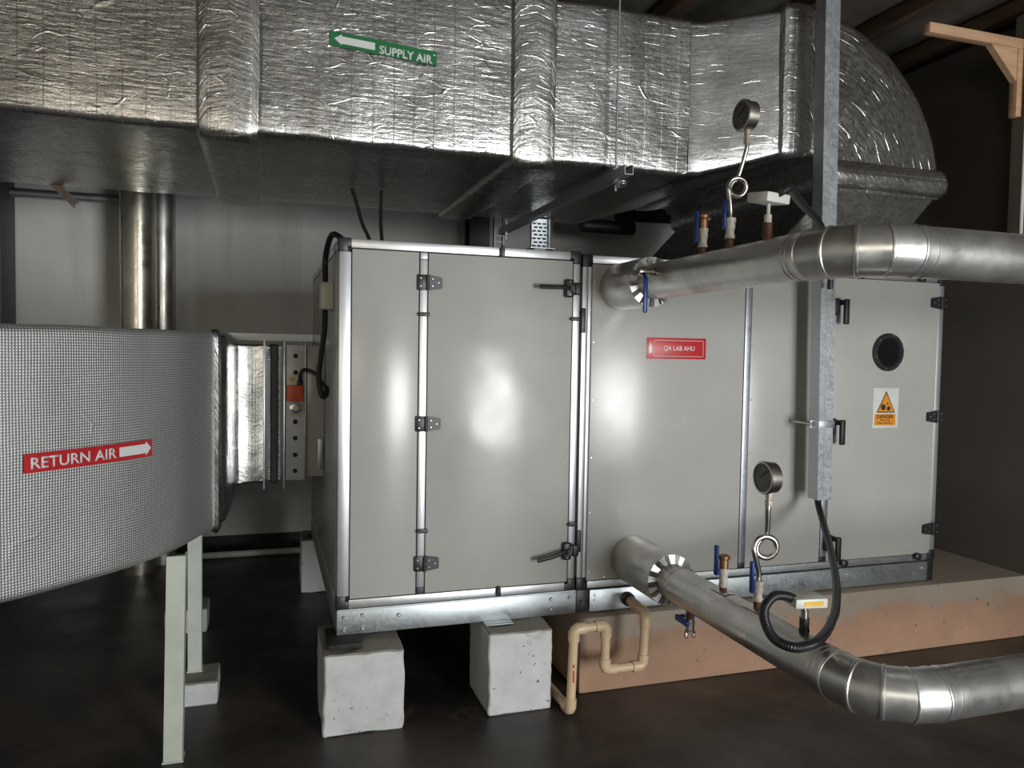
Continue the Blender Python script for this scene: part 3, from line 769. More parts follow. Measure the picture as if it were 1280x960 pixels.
obj('collar', neck([(-0.445, 0.255, 1.50, 0.752, 1.522), (-0.428, 0.275, 1.52, 0.757, 1.520), (-0.418, 0.36, 1.53, 0.766, 1.516), (-0.408, 0.48, 1.53, 0.785, 1.508), (-0.396, 0.60, 1.52, 0.825, 1.498), (-0.385, 0.640, 1.52, 0.843, 1.490)], 0.03, 0.004, 2), M['foil_smooth'], R)
obj('neck', neck([(-0.41, 0.635, 1.52, 0.838, 1.490), (-0.36, 0.645, 1.52, 0.846, 1.488), (-0.31, 0.647, 1.52, 0.848, 1.488), (-0.279, 0.64, 1.52, 0.846, 1.490)], 0.012, 0.003, 6), M['foil_smooth'], R)
for x in (-0.276, -0.188):
    obj('flange', MB().box(x-0.004, x+0.004, 0.615, 1.55, 0.824, 1.510, 0.0015), M['flange'], R)
obj('bellows', neck([(-0.272, 0.645, 1.51, 0.850, 1.487), (-0.258, 0.655, 1.50, 0.860, 1.48), (-0.205, 0.655, 1.50, 0.860, 1.48), (-0.192, 0.645, 1.51, 0.850, 1.487)], 0.01, 0.002, 9, 30), M['bellows'], R)
obj('canvas_strip', neck([(-0.249, 0.650, 1.51, 0.852, 1.486), (-0.243, 0.641, 1.52, 0.846, 1.490), (-0.220, 0.641, 1.52, 0.846, 1.490), (-0.214, 0.650, 1.51, 0.852, 1.486)], 0.01, 0.003, 3, 20), M['rubber'], R)
# RETURN AIR sticker follows the curved face
sa, sb = s_at_y(-0.225), s_at_y(-0.560)
def rmap(x, y, d):       # x metres from the sticker's left end, y height
    p, tg = on_path(sb - x); n = Vector((-tg.y, tg.x, 0))
    if n.dot(Vector((0.5, -1, 0))) < 0: n = -n
    return p + n*(0.008+d) + Vector((0, 0, 1.131 + y))
L = sb-sa
mb = MB(); rows = []
for k in range(61):
    x = L*k/60
    rows.append([rmap(x, -0.028, 0), rmap(x, 0.028, 0), rmap(x, 0.028, -0.002), rmap(x, -0.028, -0.002)])
mb.loft(rows)
rs = obj('sticker', mb, M['red'], R, label='red RETURN AIR sticker with right-pointing white arrow')
k = L/0.565
obj('lettering', text_mesh('RETURN AIR', 0.046, lambda x, y, d: rmap(0.022*k+x, y-0.016, 0.0018+d), 0.0008, 0.0008, 0.350*k), M['white_print'], rs, 0)
ar = MB(); d_ = 0.0004
pts = [(0.385, -0.018), (0.525, -0.018), (0.525, -0.028), (0.556, 0.0), (0.525, 0.028), (0.525, 0.018), (0.385, 0.018)]
def rquad(q):
    ar.prism(q, lambda a, b, d: rmap(a*k, b*0.85, d), 0.0014, 0.0022)
for j in range(14): rquad([(0.385+0.01*j, -0.018), (0.395+0.01*j, -0.018), (0.395+0.01*j, 0.018), (0.385+0.01*j, 0.018)])
for j in range(3):
    x_, h0, h1 = 0.525+0.0104*j, 0.028*(1-j/3), 0.028*(1-(j+1)/3)
    rquad([(x_, -h0), (x_+0.0104, -h1), (x_+0.0104, h1), (x_, h0)] if h1 > 1e-6 else [(x_, -h0), (x_+0.0104, 0), (x_, h0)])
obj('arrow', ar, M['white_print'], rs)

# motorised damper between return duct and cabinet
Dm = thing('air_damper', 'white steel damper frame with black plugs between return duct and cabinet', 'damper', (-0.09, 1.08, 0.86))
obj('frame', MB().box(-0.180, -0.095, 0.65, 1.51, 0.856, 1.488, 0.003), M['damper'], Dm)
obj('outlet_sleeve', MB().box(-0.092, -0.004, 0.662, 1.50, 0.870, 1.485, 0.002), M['panel'], Dm)
obj('flange', MB().box(-0.096, -0.090, 0.635, 1.53, 0.842, 1.50, 0.001), M['flange'], Dm)
for z in (1.437, 1.36, 1.13, 1.053, 0.975, 0.900): inst('hole_plug', PLUG, (-0.137, 0.650, z), Dm)
for dx, dz in ((-0.028, 1.468), (0.028, 1.468), (-0.028, 0.872), (0.028, 0.872)): inst('rivet', RIVET, (-0.137+dx, 0.650, dz), Dm)
obj('latch', MB().box(-0.035, -0.012, 0.648, 0.66, 0.90, 1.05, 0.004), M['galv'], Dm)
ac = obj('actuator', MB().box(-0.177, -0.103, 0.600, 0.649, 1.228, 1.302, 0.005), M['orange_red'], Dm, label='orange damper actuator motor')
obj('actuator_plate', MB().box(-0.178, -0.098, 0.632, 0.649, 1.165, 1.348, 0.002), M['white_plastic'], ac)
obj('yellow_tag', MB().box(-0.166, -0.142, 0.629, 0.631, 1.322, 1.338), M['yellow_label'], ac)
obj('shaft_clamp', MB().lathe((-0.137, 0.632, 1.197), (0, -1, 0), [(0, 0.026), (0.012, 0.026), (0.014, 0.02), (0.02, 0.02), (0.022, 0.012), (0.04, 0.012)], 16).cyl((-0.155, 0.60, 1.18), (-0.112, 0.60, 1.212), 0.006, 8), M['steel'], ac)
obj('cable_gland', MB().cyl((-0.120, 0.62, 1.290), (-0.118, 0.62, 1.325), 0.013, 12), M['black'], ac)
tag(obj('actuator_cable', MB().tube(catmull([(-0.119, 0.615, 1.318), (-0.117, 0.60, 1.355), (-0.100, 0.58, 1.375), (-0.060, 0.55, 1.362), (-0.026, 0.50, 1.318), (-0.012, 0.44, 1.30)], 8), 0.0085, 10), M['hose']), 'black cable arching from the orange actuator to the cabinet side', 'cable')
J = thing('junction_box', 'small cream junction box on the cabinet left side', 'junction box', (-0.028, 0.26, 1.635))
obj('lid', MB().box(-0.053, -0.004, 0.196, 0.208, 1.636, 1.746, 0.003), M['cream_plastic'], J)
obj('box', MB().box(-0.052, -0.0035, 0.209, 0.33, 1.637, 1.745, 0.003), M['white_plastic'], J)
tag(obj('control_cable', MB().tube(catmull([(0.015, 0.03, 1.900), (-0.004, 0.09, 1.925), (-0.018, 0.14, 1.93), (-0.028, 0.20, 1.90), (-0.034, 0.26, 1.84), (-0.032, 0.28, 1.747)], 7), 0.012, 10), M['hose']), 'black cable looping from the top cabinet corner down to the junction box', 'cable')
tag(obj('control_cable', MB().tube(catmull([(-0.032, 0.28, 1.634), (-0.033, 0.30, 1.55), (-0.042, 0.34, 1.45), (-0.050, 0.38, 1.35), (-0.036, 0.40, 1.27), (-0.018, 0.42, 1.265), (-0.012, 0.43, 1.30)], 7), 0.012, 10), M['hose']), 'black cable hanging from the junction box down the cabinet side', 'cable')
tag(obj('cable_tray', MB().box(-1.1, -0.006, 1.58, 1.70, 1.512, 1.515).box(-1.1, -0.006, 1.577, 1.58, 1.512, 1.552), M['galv']), 'flat galvanised tray behind the duct neck, reaching the cabinet', 'cable tray')

# duct posts: painted angle legs
def post(label, x0, x1, y0, z0, z1, lean):
    mb = MB(); w = x1-x0
    mb.box(x0, x1, y0, y0+0.005, z0, z1); mb.box(x1-0.005, x1, y0+0.005, y0+w, z0, z1)
    mb.box(x0-0.004, x1+0.004, y0-0.004, y0+w, z0, z0+0.006)
    for v in mb.bm.verts: v.co.x += lean*(v.co.z-z1)/(z1-z0) 
    o = obj('duct_post', mb, M['post_paint']); tag(o, label, 'post', 'duct support posts'); return o
post('pale painted angle post nearest the viewer, carrying the return duct', -0.598, -0.536, -0.165, 0.0, 0.738, 0.012)
post('slimmer pale angle post standing on a low white block', -0.578, -0.524, 0.385, 0.0985, 0.738, 0.0)

# ------------------------------------------------------------------ clad water pipes
def tab_mesh(r0, r1, n):
    w0 = 2*PI*r0/n*0.42; w1 = 2*PI*r1/n*0.52
    mb = MB()
    # a folded tab: from outer rim (r1) to pipe (r0), tilted out of plane on one side
    mb.prism([(-w1, r1), (w1, r1), (w0, r0), (-w0, r0)], lambda a, b, d: (a, -(r1-b)*0.25 + d - a*0.35, b), 0.0, 0.0008)
    me = mb.mesh('collar_tab', 0); me.materials.append(M['clad_bright']); return me
def pipe(label, X, Z, rs, rp, ysl, yb, xend, Rb, seam=True):
    P = thing('water_pipe', label, 'pipe', (X, -0.7, Z), 'clad chilled water pipes')
    sl = obj('end_sleeve', MB().lathe((X, 0.002, Z), (0, -1, 0), [(0, rs*0.98), (0.02, rs), (ysl*0.5, rs), (ysl-0.006, rs), (ysl, rs*0.985)], 40), M['clad'], P)
    n = 26; tm = tab_mesh(rp*0.98, rs*0.985, n)
    for k in range(n):
        o = inst('collar_tab', tm, (X, -ysl-0.002, Z), sl); o.rotation_euler = (Matrix.Rotation(2*PI*k/n, 3, 'Y') @ Matrix.Rotation((-1)**k*0.35+random.uniform(-0.25, 0.25), 3, 'Z')).to_euler()
    y1 = yb + Rb
    obj('pipe_length', MB().lathe((X, -ysl+0.01, Z), (0, -1, 0), [(0, rp), (-ysl-y1+0.01 if False else (-y1-ysl+0.01), rp)], 36), M['clad'], P)
    # mitred elbow of four gores, from heading -Y to heading +X
    cx, cy = X+Rb, yb+Rb
    def at(a): return Vector((cx - Rb*math.cos(a), cy - Rb*math.sin(a), Z)), Vector((math.sin(a), -math.cos(a), 0))
    # a = 0 -> point (X, cy); a = pi/2 -> (cx, yb)
    def plane_ring(a, r, seg=36):
        p, t = at(a); n_ = Vector((math.cos(a), math.sin(a), 0))
        return [p + (n_*math.cos(2*PI*i/seg) + Vector((0, 0, 1))*math.sin(2*PI*i/seg))*r for i in range(seg)]
    N = 4
    for k in range(N):
        a0, a1 = PI/2*k/N, PI/2*(k+1)/N
        obj('elbow_gore', MB().loft([plane_ring(a0, rp*1.02), plane_ring(a1, rp*1.02)]), M['clad_bright'] if k >= 2 else M['clad'], P)
    for k in range(N+1):
        a = PI/2*k/N; p, t = at(a)
        rows = [plane_ring(a, rp*1.0)]
        mb = MB(); mb.lathe(p - t*0.006, t, [(0, rp*1.01), (0.002, rp*1.045), (0.006, rp*1.06), (0.010, rp*1.045), (0.012, rp*1.01)], 36)
        obj('swaged_bead', mb, M['clad_bright'], P)
    for yy in (y1+0.035, y1+0.055):
        obj('swaged_bead', MB().lathe((X, yy, Z), (0, -1, 0), [(0, rp), (0.002, rp*1.025), (0.005, rp*1.025), (0.007, rp)], 36), M['clad'], P)
    obj('pipe_length', MB().lathe((cx-0.002, yb, Z), (1, 0, 0), [(0, rp), (xend-cx, rp)], 36), M['clad_bright'], P)
    for xx in (cx+0.035, ):
        obj('swaged_bead', MB().lathe((xx, yb, Z), (1, 0, 0), [(0, rp), (0.002, rp*1.03), (0.006, rp*1.03), (0.008, rp)], 36), M['clad_bright'], P)
    obj('swaged_bead', MB().lathe((X, -ysl-0.075, Z), (0, -1, 0), [(0, rp), (0.002, rp*1.02), (0.006, rp*1.02), (0.008, rp)], 36), M['clad'], P)
    # lap seam with self-tapping screws along the far side of the run
    a = 0.75
    sx_ = math.sin(a)*rp
    if seam:
        for k in range(12):
            xx = cx+0.06+k*0.075
            o = inst('screw', SCREW, (xx, yb + math.sin(0.9)*rp, Z + math.cos(0.9)*rp), P, (PI-0.9-PI/2-0.2, 0, 0))
        obj('lap_seam', MB().box(cx, xend, yb+math.sin(0.95)*rp-0.003, yb+math.sin(0.95)*rp+0.003, Z+math.cos(0.95)*rp-0.003, Z+math.cos(0.95)*rp+0.0035), M['clad_bright'], P)
    return P
U = pipe('upper dull metal clad pipe leaving the cabinet then elbowing right', 1.2, 1.762, 0.101, 0.070, 0.285, -1.40, 3.4, 0.17, False)
Lp = pipe('lower dull metal clad pipe leaving the cabinet above the plinth, elbowing right', 1.285, 0.565, 0.105, 0.070, 0.345, -1.46, 3.4, 0.165)
for y0, y1 in ((-0.66, -0.76), (-0.86, -0.96)):
    mb = MB(); rows = []
    for y in (y0, y1):
        rows.append([(1.285+math.sin(b)*0.0725, y, 0.565+math.cos(b)*0.0725) for b in [-0.35+0.7*i/6 for i in range(7)]])
    mb.loft(rows, closed=False); mb.loft([[(p[0], p[1], p[2]-0.003) for p in r] for r in rows], closed=False)
    obj('patch_plate', mb, M['clad'], Lp)

# ------------------------------------------------------------------ fittings on the pipes
def stub_valve(label, x, y, z, levx, levz0, levz1, h_rust=0.03, cap=True):
    V = thing('drain_cock', label, 'valve', (x, y, z), 'small vent cocks on the pipes')
    obj('socket', MB().cyl((x, y, z-0.012), (x, y, z+h_rust), 0.0135, 16), M['rust'], V)
    n0 = z+h_rust
    obj('nipple', MB().lathe((x, y, n0), (0, 0, 1), [(0, 0.017), (0.008, 0.017), (0.0085, 0.0145), (0.03, 0.0145), (0.0305, 0.0165), (0.056, 0.0165), (0.0565, 0.0185), (0.066, 0.0185)], 18), M['tape'], V)
    obj('body', MB().lathe((x, y, n0+0.066), (0, 0, 1), [(0, 0.0165), (0.032, 0.0165), (0.036, 0.020), (0.046, 0.020), (0.050, 0.012)], 18).cyl((x, y, n0+0.10), (x+0.026, y, n0+0.102), 0.006, 8), M['brass'], V)
    lv = MB().box(levx-0.006, levx+0.006, y-0.010, y+0.010, levz0, levz1, 0.005, 3)
    lv.box(levx-0.004, x, y-0.006, y+0.006, levz0+0.004, levz0+0.014, 0.002)
    obj('lever', lv, M['blue'], V)
    return V
stub_valve('brass vent cock with blue lever on the upper pipe, below the foil duct', 1.201, -0.652, 1.832, 1.174, 1.868, 1.980, 0.022)
stub_valve('brass vent cock with blue lever on the lower pipe, before the cabinet', 1.288, -0.708, 0.634, 1.257, 0.692, 0.800, 0.015)

def gauge(label, base, nz, tubepts, gc, levx, levz, rad=0.050, tr=0.0075, matn='tape'):
    """pressure gauge on a pigtail siphon above an isolating cock"""
    x, y, z = base
    G = thing('pressure_gauge', label, 'gauge', base, 'pressure gauges on the pipes')
    obj('socket', MB().cyl((x, y, z-0.012), (x, y, z+0.03), 0.0135, 16), M['rust'], G)
    obj('cock', MB().lathe((x, y, z+0.03), (0, 0, 1), [(0, 0.0165), (0.012, 0.0165), (0.0125, 0.014), (0.03, 0.014), (0.0305, 0.0165), (0.056, 0.0165), (0.0565, 0.019), (0.068, 0.019), (0.070, 0.010)], 18), M[matn], G)
    obj('lever', MB().box(levx-0.006, levx+0.006, y-0.009, y+0.009, levz[0], levz[1], 0.005, 3).box(levx-0.003, x, y-0.005, y+0.005, levz[0]+0.004, levz[0]+0.013, 0.002), M['blue'], G)
    gx, gy, gz = gc
    tubepts = tubepts[:-2] + [(gx+0.016, gy, gz-rad-0.06), (gx+0.016, gy, gz-rad-0.03)]
    obj('siphon', MB().tube(catmull(tubepts, 8), tr, 12), M['steel'], G)
    top = Vector(tubepts[-1])
    obj('stem_nut', MB().lathe((gx+0.016, gy, gz-rad-0.042), (0, 0, 1), [(0, 0.010), (0.001, 0.0125), (0.020, 0.0125), (0.021, 0.009), (0.028, 0.009), (0.029, 0.012), (0.045, 0.012)], 6), M['nickel'], G)
    cs = obj('case', MB().lathe((gx, gy, gz), (-1, 0, 0), [(-0.034, rad*0.90), (-0.032, rad*0.96), (-0.006, rad*0.97), (-0.005, rad*1.03), (0.008, rad*1.03), (0.010, rad*0.98), (0.010, rad*0.90), (0.006, rad*0.885)], 40), M['steel'], G)
    obj('dial', MB().lathe((gx, gy, gz), (-1, 0, 0), [(0.003, rad*0.90), (0.0065, rad*0.90)], 40), M['dial'], cs)
    nd = MB().box(gx-0.0085, gx-0.0068, gy-0.0015, gy+0.0015, gz-0.010, gz+0.032, 0, 1, Matrix.Rotation(1.0, 3, 'X'))
    obj('needle', nd, M['dial_mark'], cs)
    tk = MB()
    for k in range(13):
        a = math.radians(-45 + 270*k/12)
        c_ = Vector((gx-0.0072, gy + math.cos(a)*rad*0.74, gz + math.sin(a)*rad*0.74))
        tk.box(c_.x-0.0006, c_.x+0.0006, c_.y-0.003, c_.y+0.003, c_.z-0.0008, c_.z+0.0008, 0, 1, Matrix.Rotation(a, 3, 'X'))
    obj('dial_ticks', tk, M['dial_mark'], cs)
    return G
# camera-facing pigtail loops: plane spanned by right (0.95,-0.31) and up
def pigtail(x, y, z0, lc, lr, ztop, xtop):
    ux, uy = 0.95, -0.31
    pts = [(x, y, z0), (x, y, z0+0.03)]
    cz = lc
    # rise on the left of the loop, over the top, down the right, under, up the middle and away
    ring = [(-1.05, -0.55), (-1.10, 0.05), (-0.75, 0.75), (0.0, 1.02), (0.75, 0.70), (1.02, 0.0), (0.72, -0.72), (0.05, -1.0), (-0.62, -0.70), (-0.78, -0.05), (-0.42, 0.65), (0.15, 1.25)]
    n = len(ring)
    cx, cy = x + 0.020*ux, y + 0.020*uy
    for i, (a, b) in enumerate(ring):
        dep = -0.010 + 0.020*i/n       # the coil steps back as it turns
        pts.append((cx + a*lr*ux + dep*-uy, cy + a*lr*uy + dep*ux, cz + b*lr))
    pts += [(xtop-0.006, y+0.006, ztop-0.05), (xtop, y+0.004, ztop)]
    return pts
gauge('upper pressure gauge on curled steel siphon in front of the foil duct', (1.2, -0.820, 1.832), 0, pigtail(1.2, -0.820, 1.928, 2.032, 0.029, 2.185, 1.240), (1.228, -0.835, 2.266), 1.177, (1.892, 1.990))
gauge('lower pressure gauge on curled steel siphon in front of the cabinet', (1.287, -0.911, 0.632), 0, pigtail(1.287, -0.911, 0.728, 0.842, 0.036, 0.995, 1.312), (1.290, -0.925, 1.075), 1.262, (0.690, 0.796), 0.053, 0.0095)

def sensor(label, x, y, z, zb, tilt, boxm, lbl, socket, stem):
    Sn = thing('temperature_sensor', label, 'sensor', (x, y, z), 'temperature sensors on the pipes')
    obj('socket', MB().lathe((x, y, z-0.012), (0, 0, 1), [(0, 0.0145), (0.02, 0.0145), (0.0205, 0.0165), (0.026, 0.0165), (0.0265, 0.0145), (0.062, 0.0145)], 16), socket, Sn)
    obj('stem', MB().lathe((x, y, z+0.05), (0, 0, 1), [(0, 0.0115), (0.024, 0.0115), (0.0245, 0.006), (zb-z-0.05, 0.006)], 12), stem, Sn)
    rot = Matrix.Rotation(tilt[1], 3, 'Z') @ Matrix.Rotation(tilt[0], 3, 'X') 
    bx = MB().box(x-0.052, x+0.052, y-0.040, y+0.040, zb, zb+0.030, 0.005, 2, rot)
    h = obj('head', bx, boxm, Sn)
    obj('lid_seam', MB().box(x-0.0525, x+0.0525, y-0.0405, y+0.0405, zb+0.0185, zb+0.0200, 0, 1, rot), M['galv_dull'], h) if False else None
    if lbl:
        c_ = Vector((x, y, zb+0.015)) + rot @ Vector((0.006, -0.0408, 0.0))
        obj('label', MB().box(c_.x-0.030, c_.x+0.030, c_.y-0.0006, c_.y+0.0006, c_.z-0.007, c_.z+0.007, 0, 1, rot), M['yellow_label'], h)
    return Sn
sensor('white-headed sensor on the upper pipe with rust-brown socket', 1.195, -1.03, 1.832, 1.941, (0.10, 0.25), M['white_plastic'], False, M['rust'], M['tape'])
sensor('grey-headed sensor with yellow label on the lower pipe', 1.290, -1.139, 0.632, 0.722, (0.0, -0.15), M['white_plastic'], True, M['black'], M['steel'])

tag(obj('flexible_conduit', MB().tube(catmull([(1.200, -1.075, 1.966), (1.255, -1.05, 1.990), (1.345, -0.96, 1.99), (1.507, -0.8, 1.995), (1.728, -0.6, 1.992), (1.93, -0.4, 1.975), (2.07, -0.28, 1.90), (2.12, -0.215, 1.78)], 8), 0.0135, 10), M['hose']), 'black flexible conduit arching from the upper sensor to the upright strut', 'conduit')
tag(obj('flexible_conduit', MB().tube(catmull([(1.250, -1.135, 0.742), (1.215, -1.145, 0.757), (1.160, -1.16, 0.764), (1.114, -1.18, 0.736), (1.104, -1.21, 0.695), (1.112, -1.245, 0.668), (1.142, -1.285, 0.660), (1.211, -1.278, 0.662), (1.29, -1.222, 0.656), (1.38, -1.14, 0.642), (1.47, -1.05, 0.628), (1.551, -0.97, 0.620), (1.688, -0.818, 0.626), (1.80, -0.68, 0.642), (1.932, -0.5, 0.678), (2.069, -0.29, 0.735), (2.142, -0.165, 0.79), (2.155, -0.138, 0.84), (2.156, -0.136, 0.92)], 8), 0.0145, 12), M['hose']), 'black flexible conduit looping from the lower sensor up to the strut end', 'conduit')

V = thing('ball_valve', 'nickel ball valve with blue lever on the upper pipe end collar', 'valve', (1.10, -0.42, 1.79))
obj('body', MB().lathe((1.136, -0.42, 1.786), (-1, 0, 0), [(0, 0.012), (0.004, 0.016), (0.020, 0.016), (0.021, 0.013), (0.036, 0.013), (0.037, 0.017), (0.052, 0.018), (0.066, 0.015), (0.068, 0.011), (0.058, 0.010)], 18), M['nickel'], V)
obj('socket', MB().cyl((1.190, -0.42, 1.786), (1.136, -0.42, 1.786), 0.0155, 14), M['rust'], V)
obj('lever', MB().box(1.076, 1.094, -0.456, -0.446, 1.628, 1.758, 0.005, 3).cyl((1.085, -0.451, 1.755), (1.085, -0.430, 1.782), 0.007, 8), M['blue'], V)
V = thing('ball_valve', 'small drain valve with blue lever hanging under the lower pipe', 'valve', (1.284, -0.5, 0.40))
obj('socket', MB().cyl((1.284, -0.5, 0.505), (1.284, -0.5, 0.462), 0.016, 14), M['rust'], V)
obj('body', MB().lathe((1.284, -0.5, 0.464), (0, 0, -1), [(0, 0.012), (0.002, 0.018), (0.014, 0.018), (0.015, 0.021), (0.020, 0.021), (0.022, 0.017), (0.044, 0.017), (0.046, 0.021), (0.056, 0.021)], 8), M['nickel'], V)
for s in (-1, 1): obj('coupling_lug', MB().box(1.284+s*0.016-0.005, 1.284+s*0.016+0.005, -0.508, -0.492, 0.388, 0.410, 0.002), M['nickel'], V)
obj('lever', MB().box(1.262, 1.400, -0.452, -0.444, 0.448, 0.462, 0.003).box(1.250, 1.266, -0.53, -0.44, 0.440, 0.464, 0.006, 3), M['blue'], V)

# upright strut trunking clamped to the cabinet
ST = thing('cable_strut', 'upright galvanised cable strut in front of the long cabinet module', 'strut', (2.15, -0.16, 0.82))
ln = -0.020
def leaned(mb):
    for v in mb.bm.verts: v.co.x += ln*(v.co.z-0.82)
    return mb
mb = MB(); mb.box(2.128, 2.206, -0.172, -0.169, 0.82, 3.37); mb.box(2.128, 2.131, -0.169, -0.105, 0.82, 3.37); mb.box(2.203, 2.206, -0.169, -0.105, 0.82, 3.37)
obj('channel', leaned(mb), M['galv'], ST)
obj('cover_strip', leaned(MB().box(2.158, 2.163, -0.1735, -0.1722, 0.82, 3.37)), M['galv_dull'], ST)
obj('back_plate', leaned(MB().box(2.1315, 2.2025, -0.1080, -0.105, 0.83, 3.36)), M['galv_dull'], ST)
cl = obj('clamp', MB().box(2.118, 2.203, -0.1785, -0.1755, 1.152, 1.184, 0.001).box(2.086, 2.1195, -0.160, -0.157, 1.150, 1.186, 0.001).box(2.1165, 2.1195, -0.1755, -0.157, 1.152, 1.184).box(2.200, 2.203, -0.1755, -0.08, 1.152, 1.184), M['galv'], ST)
obj('clamp_bolt', MB().cyl((2.097, -0.170, 1.168), (2.097, -0.006, 1.168), 0.007, 6).cyl((2.097, -0.172, 1.168), (2.097, -0.160, 1.168), 0.012, 6), M['steel'], cl)

# ------------------------------------------------------------------ drain trap in cream PVC
PV = thing('drain_trap', 'cream plastic pipe trap zigzagging from cabinet drain to the floor', 'drain pipe', (1.05, -0.23, 0))
pr = 0.0185
pts = [(1.262, -0.012, 0.388), (1.235, -0.235, 0.398), (1.226, -0.235, 0.180), (1.054, -0.235, 0.182), (1.056, -0.235, 0.366), (0.916, -0.235, 0.362), (0.906, -0.235, 0.030), (0.895, 0.90, 0.030)]
pts = [Vector(p) for p in pts]
for i in range(len(pts)-1):
    d = (pts[i+1]-pts[i]).normalized()
    a = pts[i] + (d*0.03 if i else d*0.0); b = pts[i+1] - (d*0.03 if i < len(pts)-2 else d*0)
    seg_ = obj('pipe_length', MB().cyl(a, b, pr, 18), M['pvc'], PV)
for i in range(1, len(pts)-1):
    d0 = (pts[i]-pts[i-1]).normalized(); d1 = (pts[i+1]-pts[i]).normalized(); p = pts[i]
    path_ = [p - d0*0.048, p - d0*0.016, p - d0*0.006 + d1*0.006, p + d1*0.016, p + d1*0.048]
    obj('elbow_fitting', MB().tube(path_, 0.0235, 18), M['pvc'], PV)
obj('drain_socket', MB().lathe((1.263, -0.004, 0.388), (-0.11, -1, 0.02), [(0, 0.030), (0.03, 0.030), (0.032, 0.026), (0.045, 0.024)], 20), M['black'], PV)
for k in range(3):
    q = pts[0].lerp(pts[1], 0.35+0.14*k); dd = (pts[1]-pts[0]).normalized()
    obj('coupling', MB().lathe(q, dd, [(0, 0.021), (0.002, 0.0245), (0.020, 0.0245), (0.022, 0.021)], 18), M['pvc'], PV)
obj('printed_mark', MB().box(0.9065, 0.9125, -0.2545, -0.2530, 0.150, 0.200).box(0.9065, 0.9125, -0.2545, -0.2530, 0.210, 0.225), M['red'], PV, label='red print on the pipe')

# ------------------------------------------------------------------ along the back wall
RP = thing('riser_pipe', 'vertical shiny clad riser pipe against the back wall', 'pipe', (-1.05, 2.4, 0))
obj('pipe_length', MB().cyl((-1.048, 2.4, 0), (-1.048, 2.4, 1.99), 0.105, 40), M['clad_warm'], RP)
obj('pipe_length', MB().cyl((-1.048, 2.4, 1.985), (-1.048, 2.4, 3.36), 0.1065, 40), M['clad_warm'], RP)
tag(obj('riser_pipe', MB().cyl((-0.93, 2.60, 0), (-0.93, 2.60, 3.36), 0.085, 32), M['clad']), 'darker riser pipe half hidden behind the shiny riser', 'pipe')
tag(obj('wall_conduit', MB().cyl((-3.45, 2.80, 2.46), (-1.2, 2.80, 2.46), 0.030, 16), M['galv_dull']), 'grey horizontal conduit high on the back wall', 'conduit')
ab = MB()
d = Vector((0.128, 0.02, -0.13)).normalized()
ab.prism([(-0.02, 0), (0.02, 0), (0.02, 0.004), (-0.016, 0.004), (-0.016, 0.04), (-0.02, 0.04)], lambda a, b, t: Vector((-1.345, 1.555, 2.33)) + d*t + Vector((0, 1, 0))*b + Vector((0.7, 0, 0.7))*a, 0.0, 0.165)
tag(obj('angle_bracket', ab, M['dust_brown']), 'rusty angle iron stub under the supply duct near the riser', 'bracket')
SCL = lambda x0, x1, y0, y1: MB().box(x0, x1, y0, y0+0.012, 0, 3.36).box(x0, x1, y1-0.012, y1, 0, 3.36).box((x0+x1)/2-0.004, (x0+x1)/2+0.004, y0+0.012, y1-0.012, 0, 3.36)
tag(obj('steel_column', MB().box(-2.16, -1.86, 2.58, 2.88, 0, 3.36, 0.004), M['steel_dark']), 'dark column at the left edge by the back wall', 'column')
tag(obj('steel_column', SCL(1.19, 1.345, 2.58, 2.74), M['steel_dark']), 'slate-blue steel column behind the left module', 'column')
LD = thing('cable_ladder', 'narrow vertical cable ladder beside the slate-blue column', 'cable ladder', (1.44, 2.62, 0))
for x in (1.385, 1.455): obj('side_rail', MB().box(x, x+0.012, 2.60, 2.64, 0, 3.36), M['galv_dull'], LD)
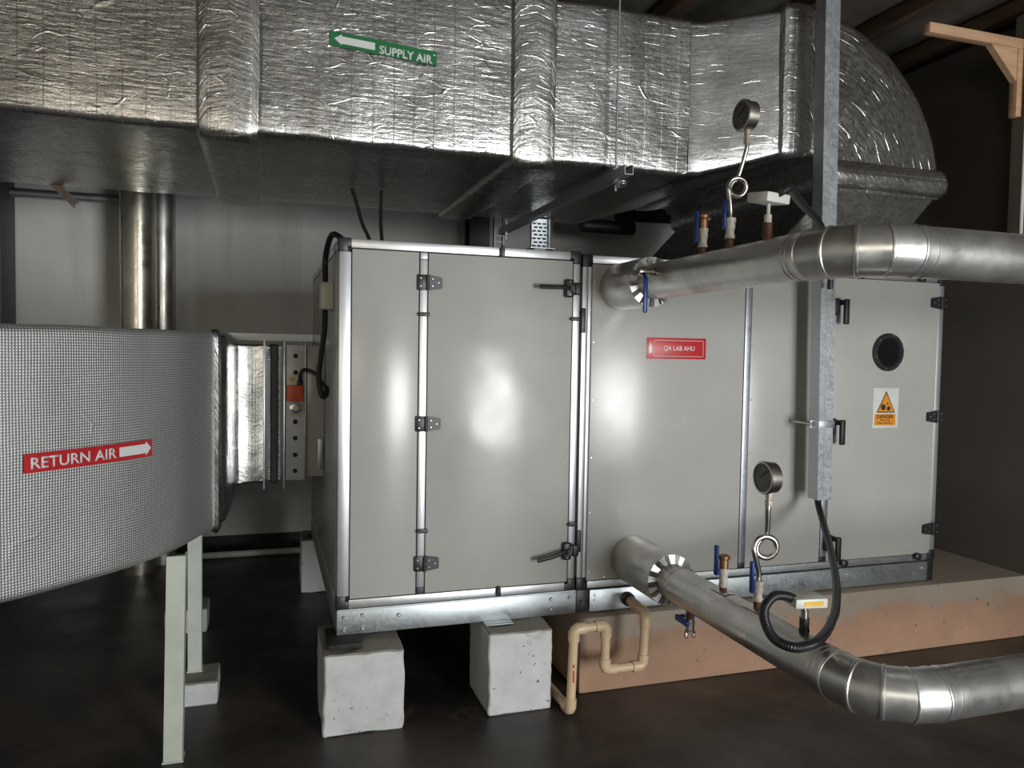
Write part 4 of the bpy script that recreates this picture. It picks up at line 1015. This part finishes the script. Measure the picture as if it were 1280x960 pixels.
for k in range(28): inst('rung', bpy.data.meshes.get('rung') or MB().box(0, 0.058, -0.006, 0.006, -0.006, 0.006).mesh('rung'), (1.397, 2.62, 1.86+k*0.045), LD)
bpy.data.meshes['rung'].materials.append(M['galv_dull'])
for lab, p0, p1, r in (('thick black insulated pipe with rounded end behind the duct', (1.96, 2.3, 2.425), (2.40, 2.3, 2.425), 0.052), ('black insulated pipe running right behind the hood', (2.30, 2.42, 2.53), (3.595, 2.42, 2.56), 0.035),
                       ('thin black insulated pipe above the thick rounded one', (1.95, 2.5, 2.60), (3.595, 2.5, 2.62), 0.026)):
    a = (Vector(p1)-Vector(p0)); Ln = a.length
    ip = thing('insulated_pipe', lab, 'pipe', p0, 'insulated pipes at the back wall')
    obj('insulation', MB().lathe(p0, a, [(0, r*0.5), (r*0.25, r*0.85), (r*0.6, r), (Ln, r), (Ln+0.001, r*0.9)], 24), M['foam'], ip)
    q_ = Vector(p0) + a*0.35
    obj('hanger_rod', MB().cyl(q_ + Vector((0, 0, r*0.8)), Vector((q_.x, q_.y, 3.36)), 0.005, 8), M['galv_dull'], ip)
tag(obj('floor_conduit', MB().cyl((-1.6, 2.6, 0.024), (0.6, 2.6, 0.024), 0.022, 14), M['white_plastic']), 'pale pipe lying along the floor by the back wall', 'pipe')

# timber bracket on the right-hand pilaster
WB = thing('timber_bracket', 'raw pine shelf bracket fixed high on the right pilaster', 'bracket', (3.40, 0.0, 2.72))
fy = lambda a, b, d: Vector((a, d, b))
obj('arm', MB().box(2.80, 3.424, -0.045, 0.0, 3.062, 3.112, 0.003), M['wood'], WB)
obj('upright', MB().box(3.376, 3.424, -0.045, 0.0, 2.72, 3.061, 0.003), M['wood'], WB)
obj('gusset', MB().prism([(3.20, 3.061), (3.375, 3.061), (3.375, 2.895)], fy, -0.040, -0.005), M['wood'], WB)
tag(obj('wall_conduit', MB().cyl((3.414, -0.07, 2.05), (3.414, -0.07, 3.24), 0.009, 10), M['white_plastic']), 'thin white conduit running up the right pilaster', 'conduit')
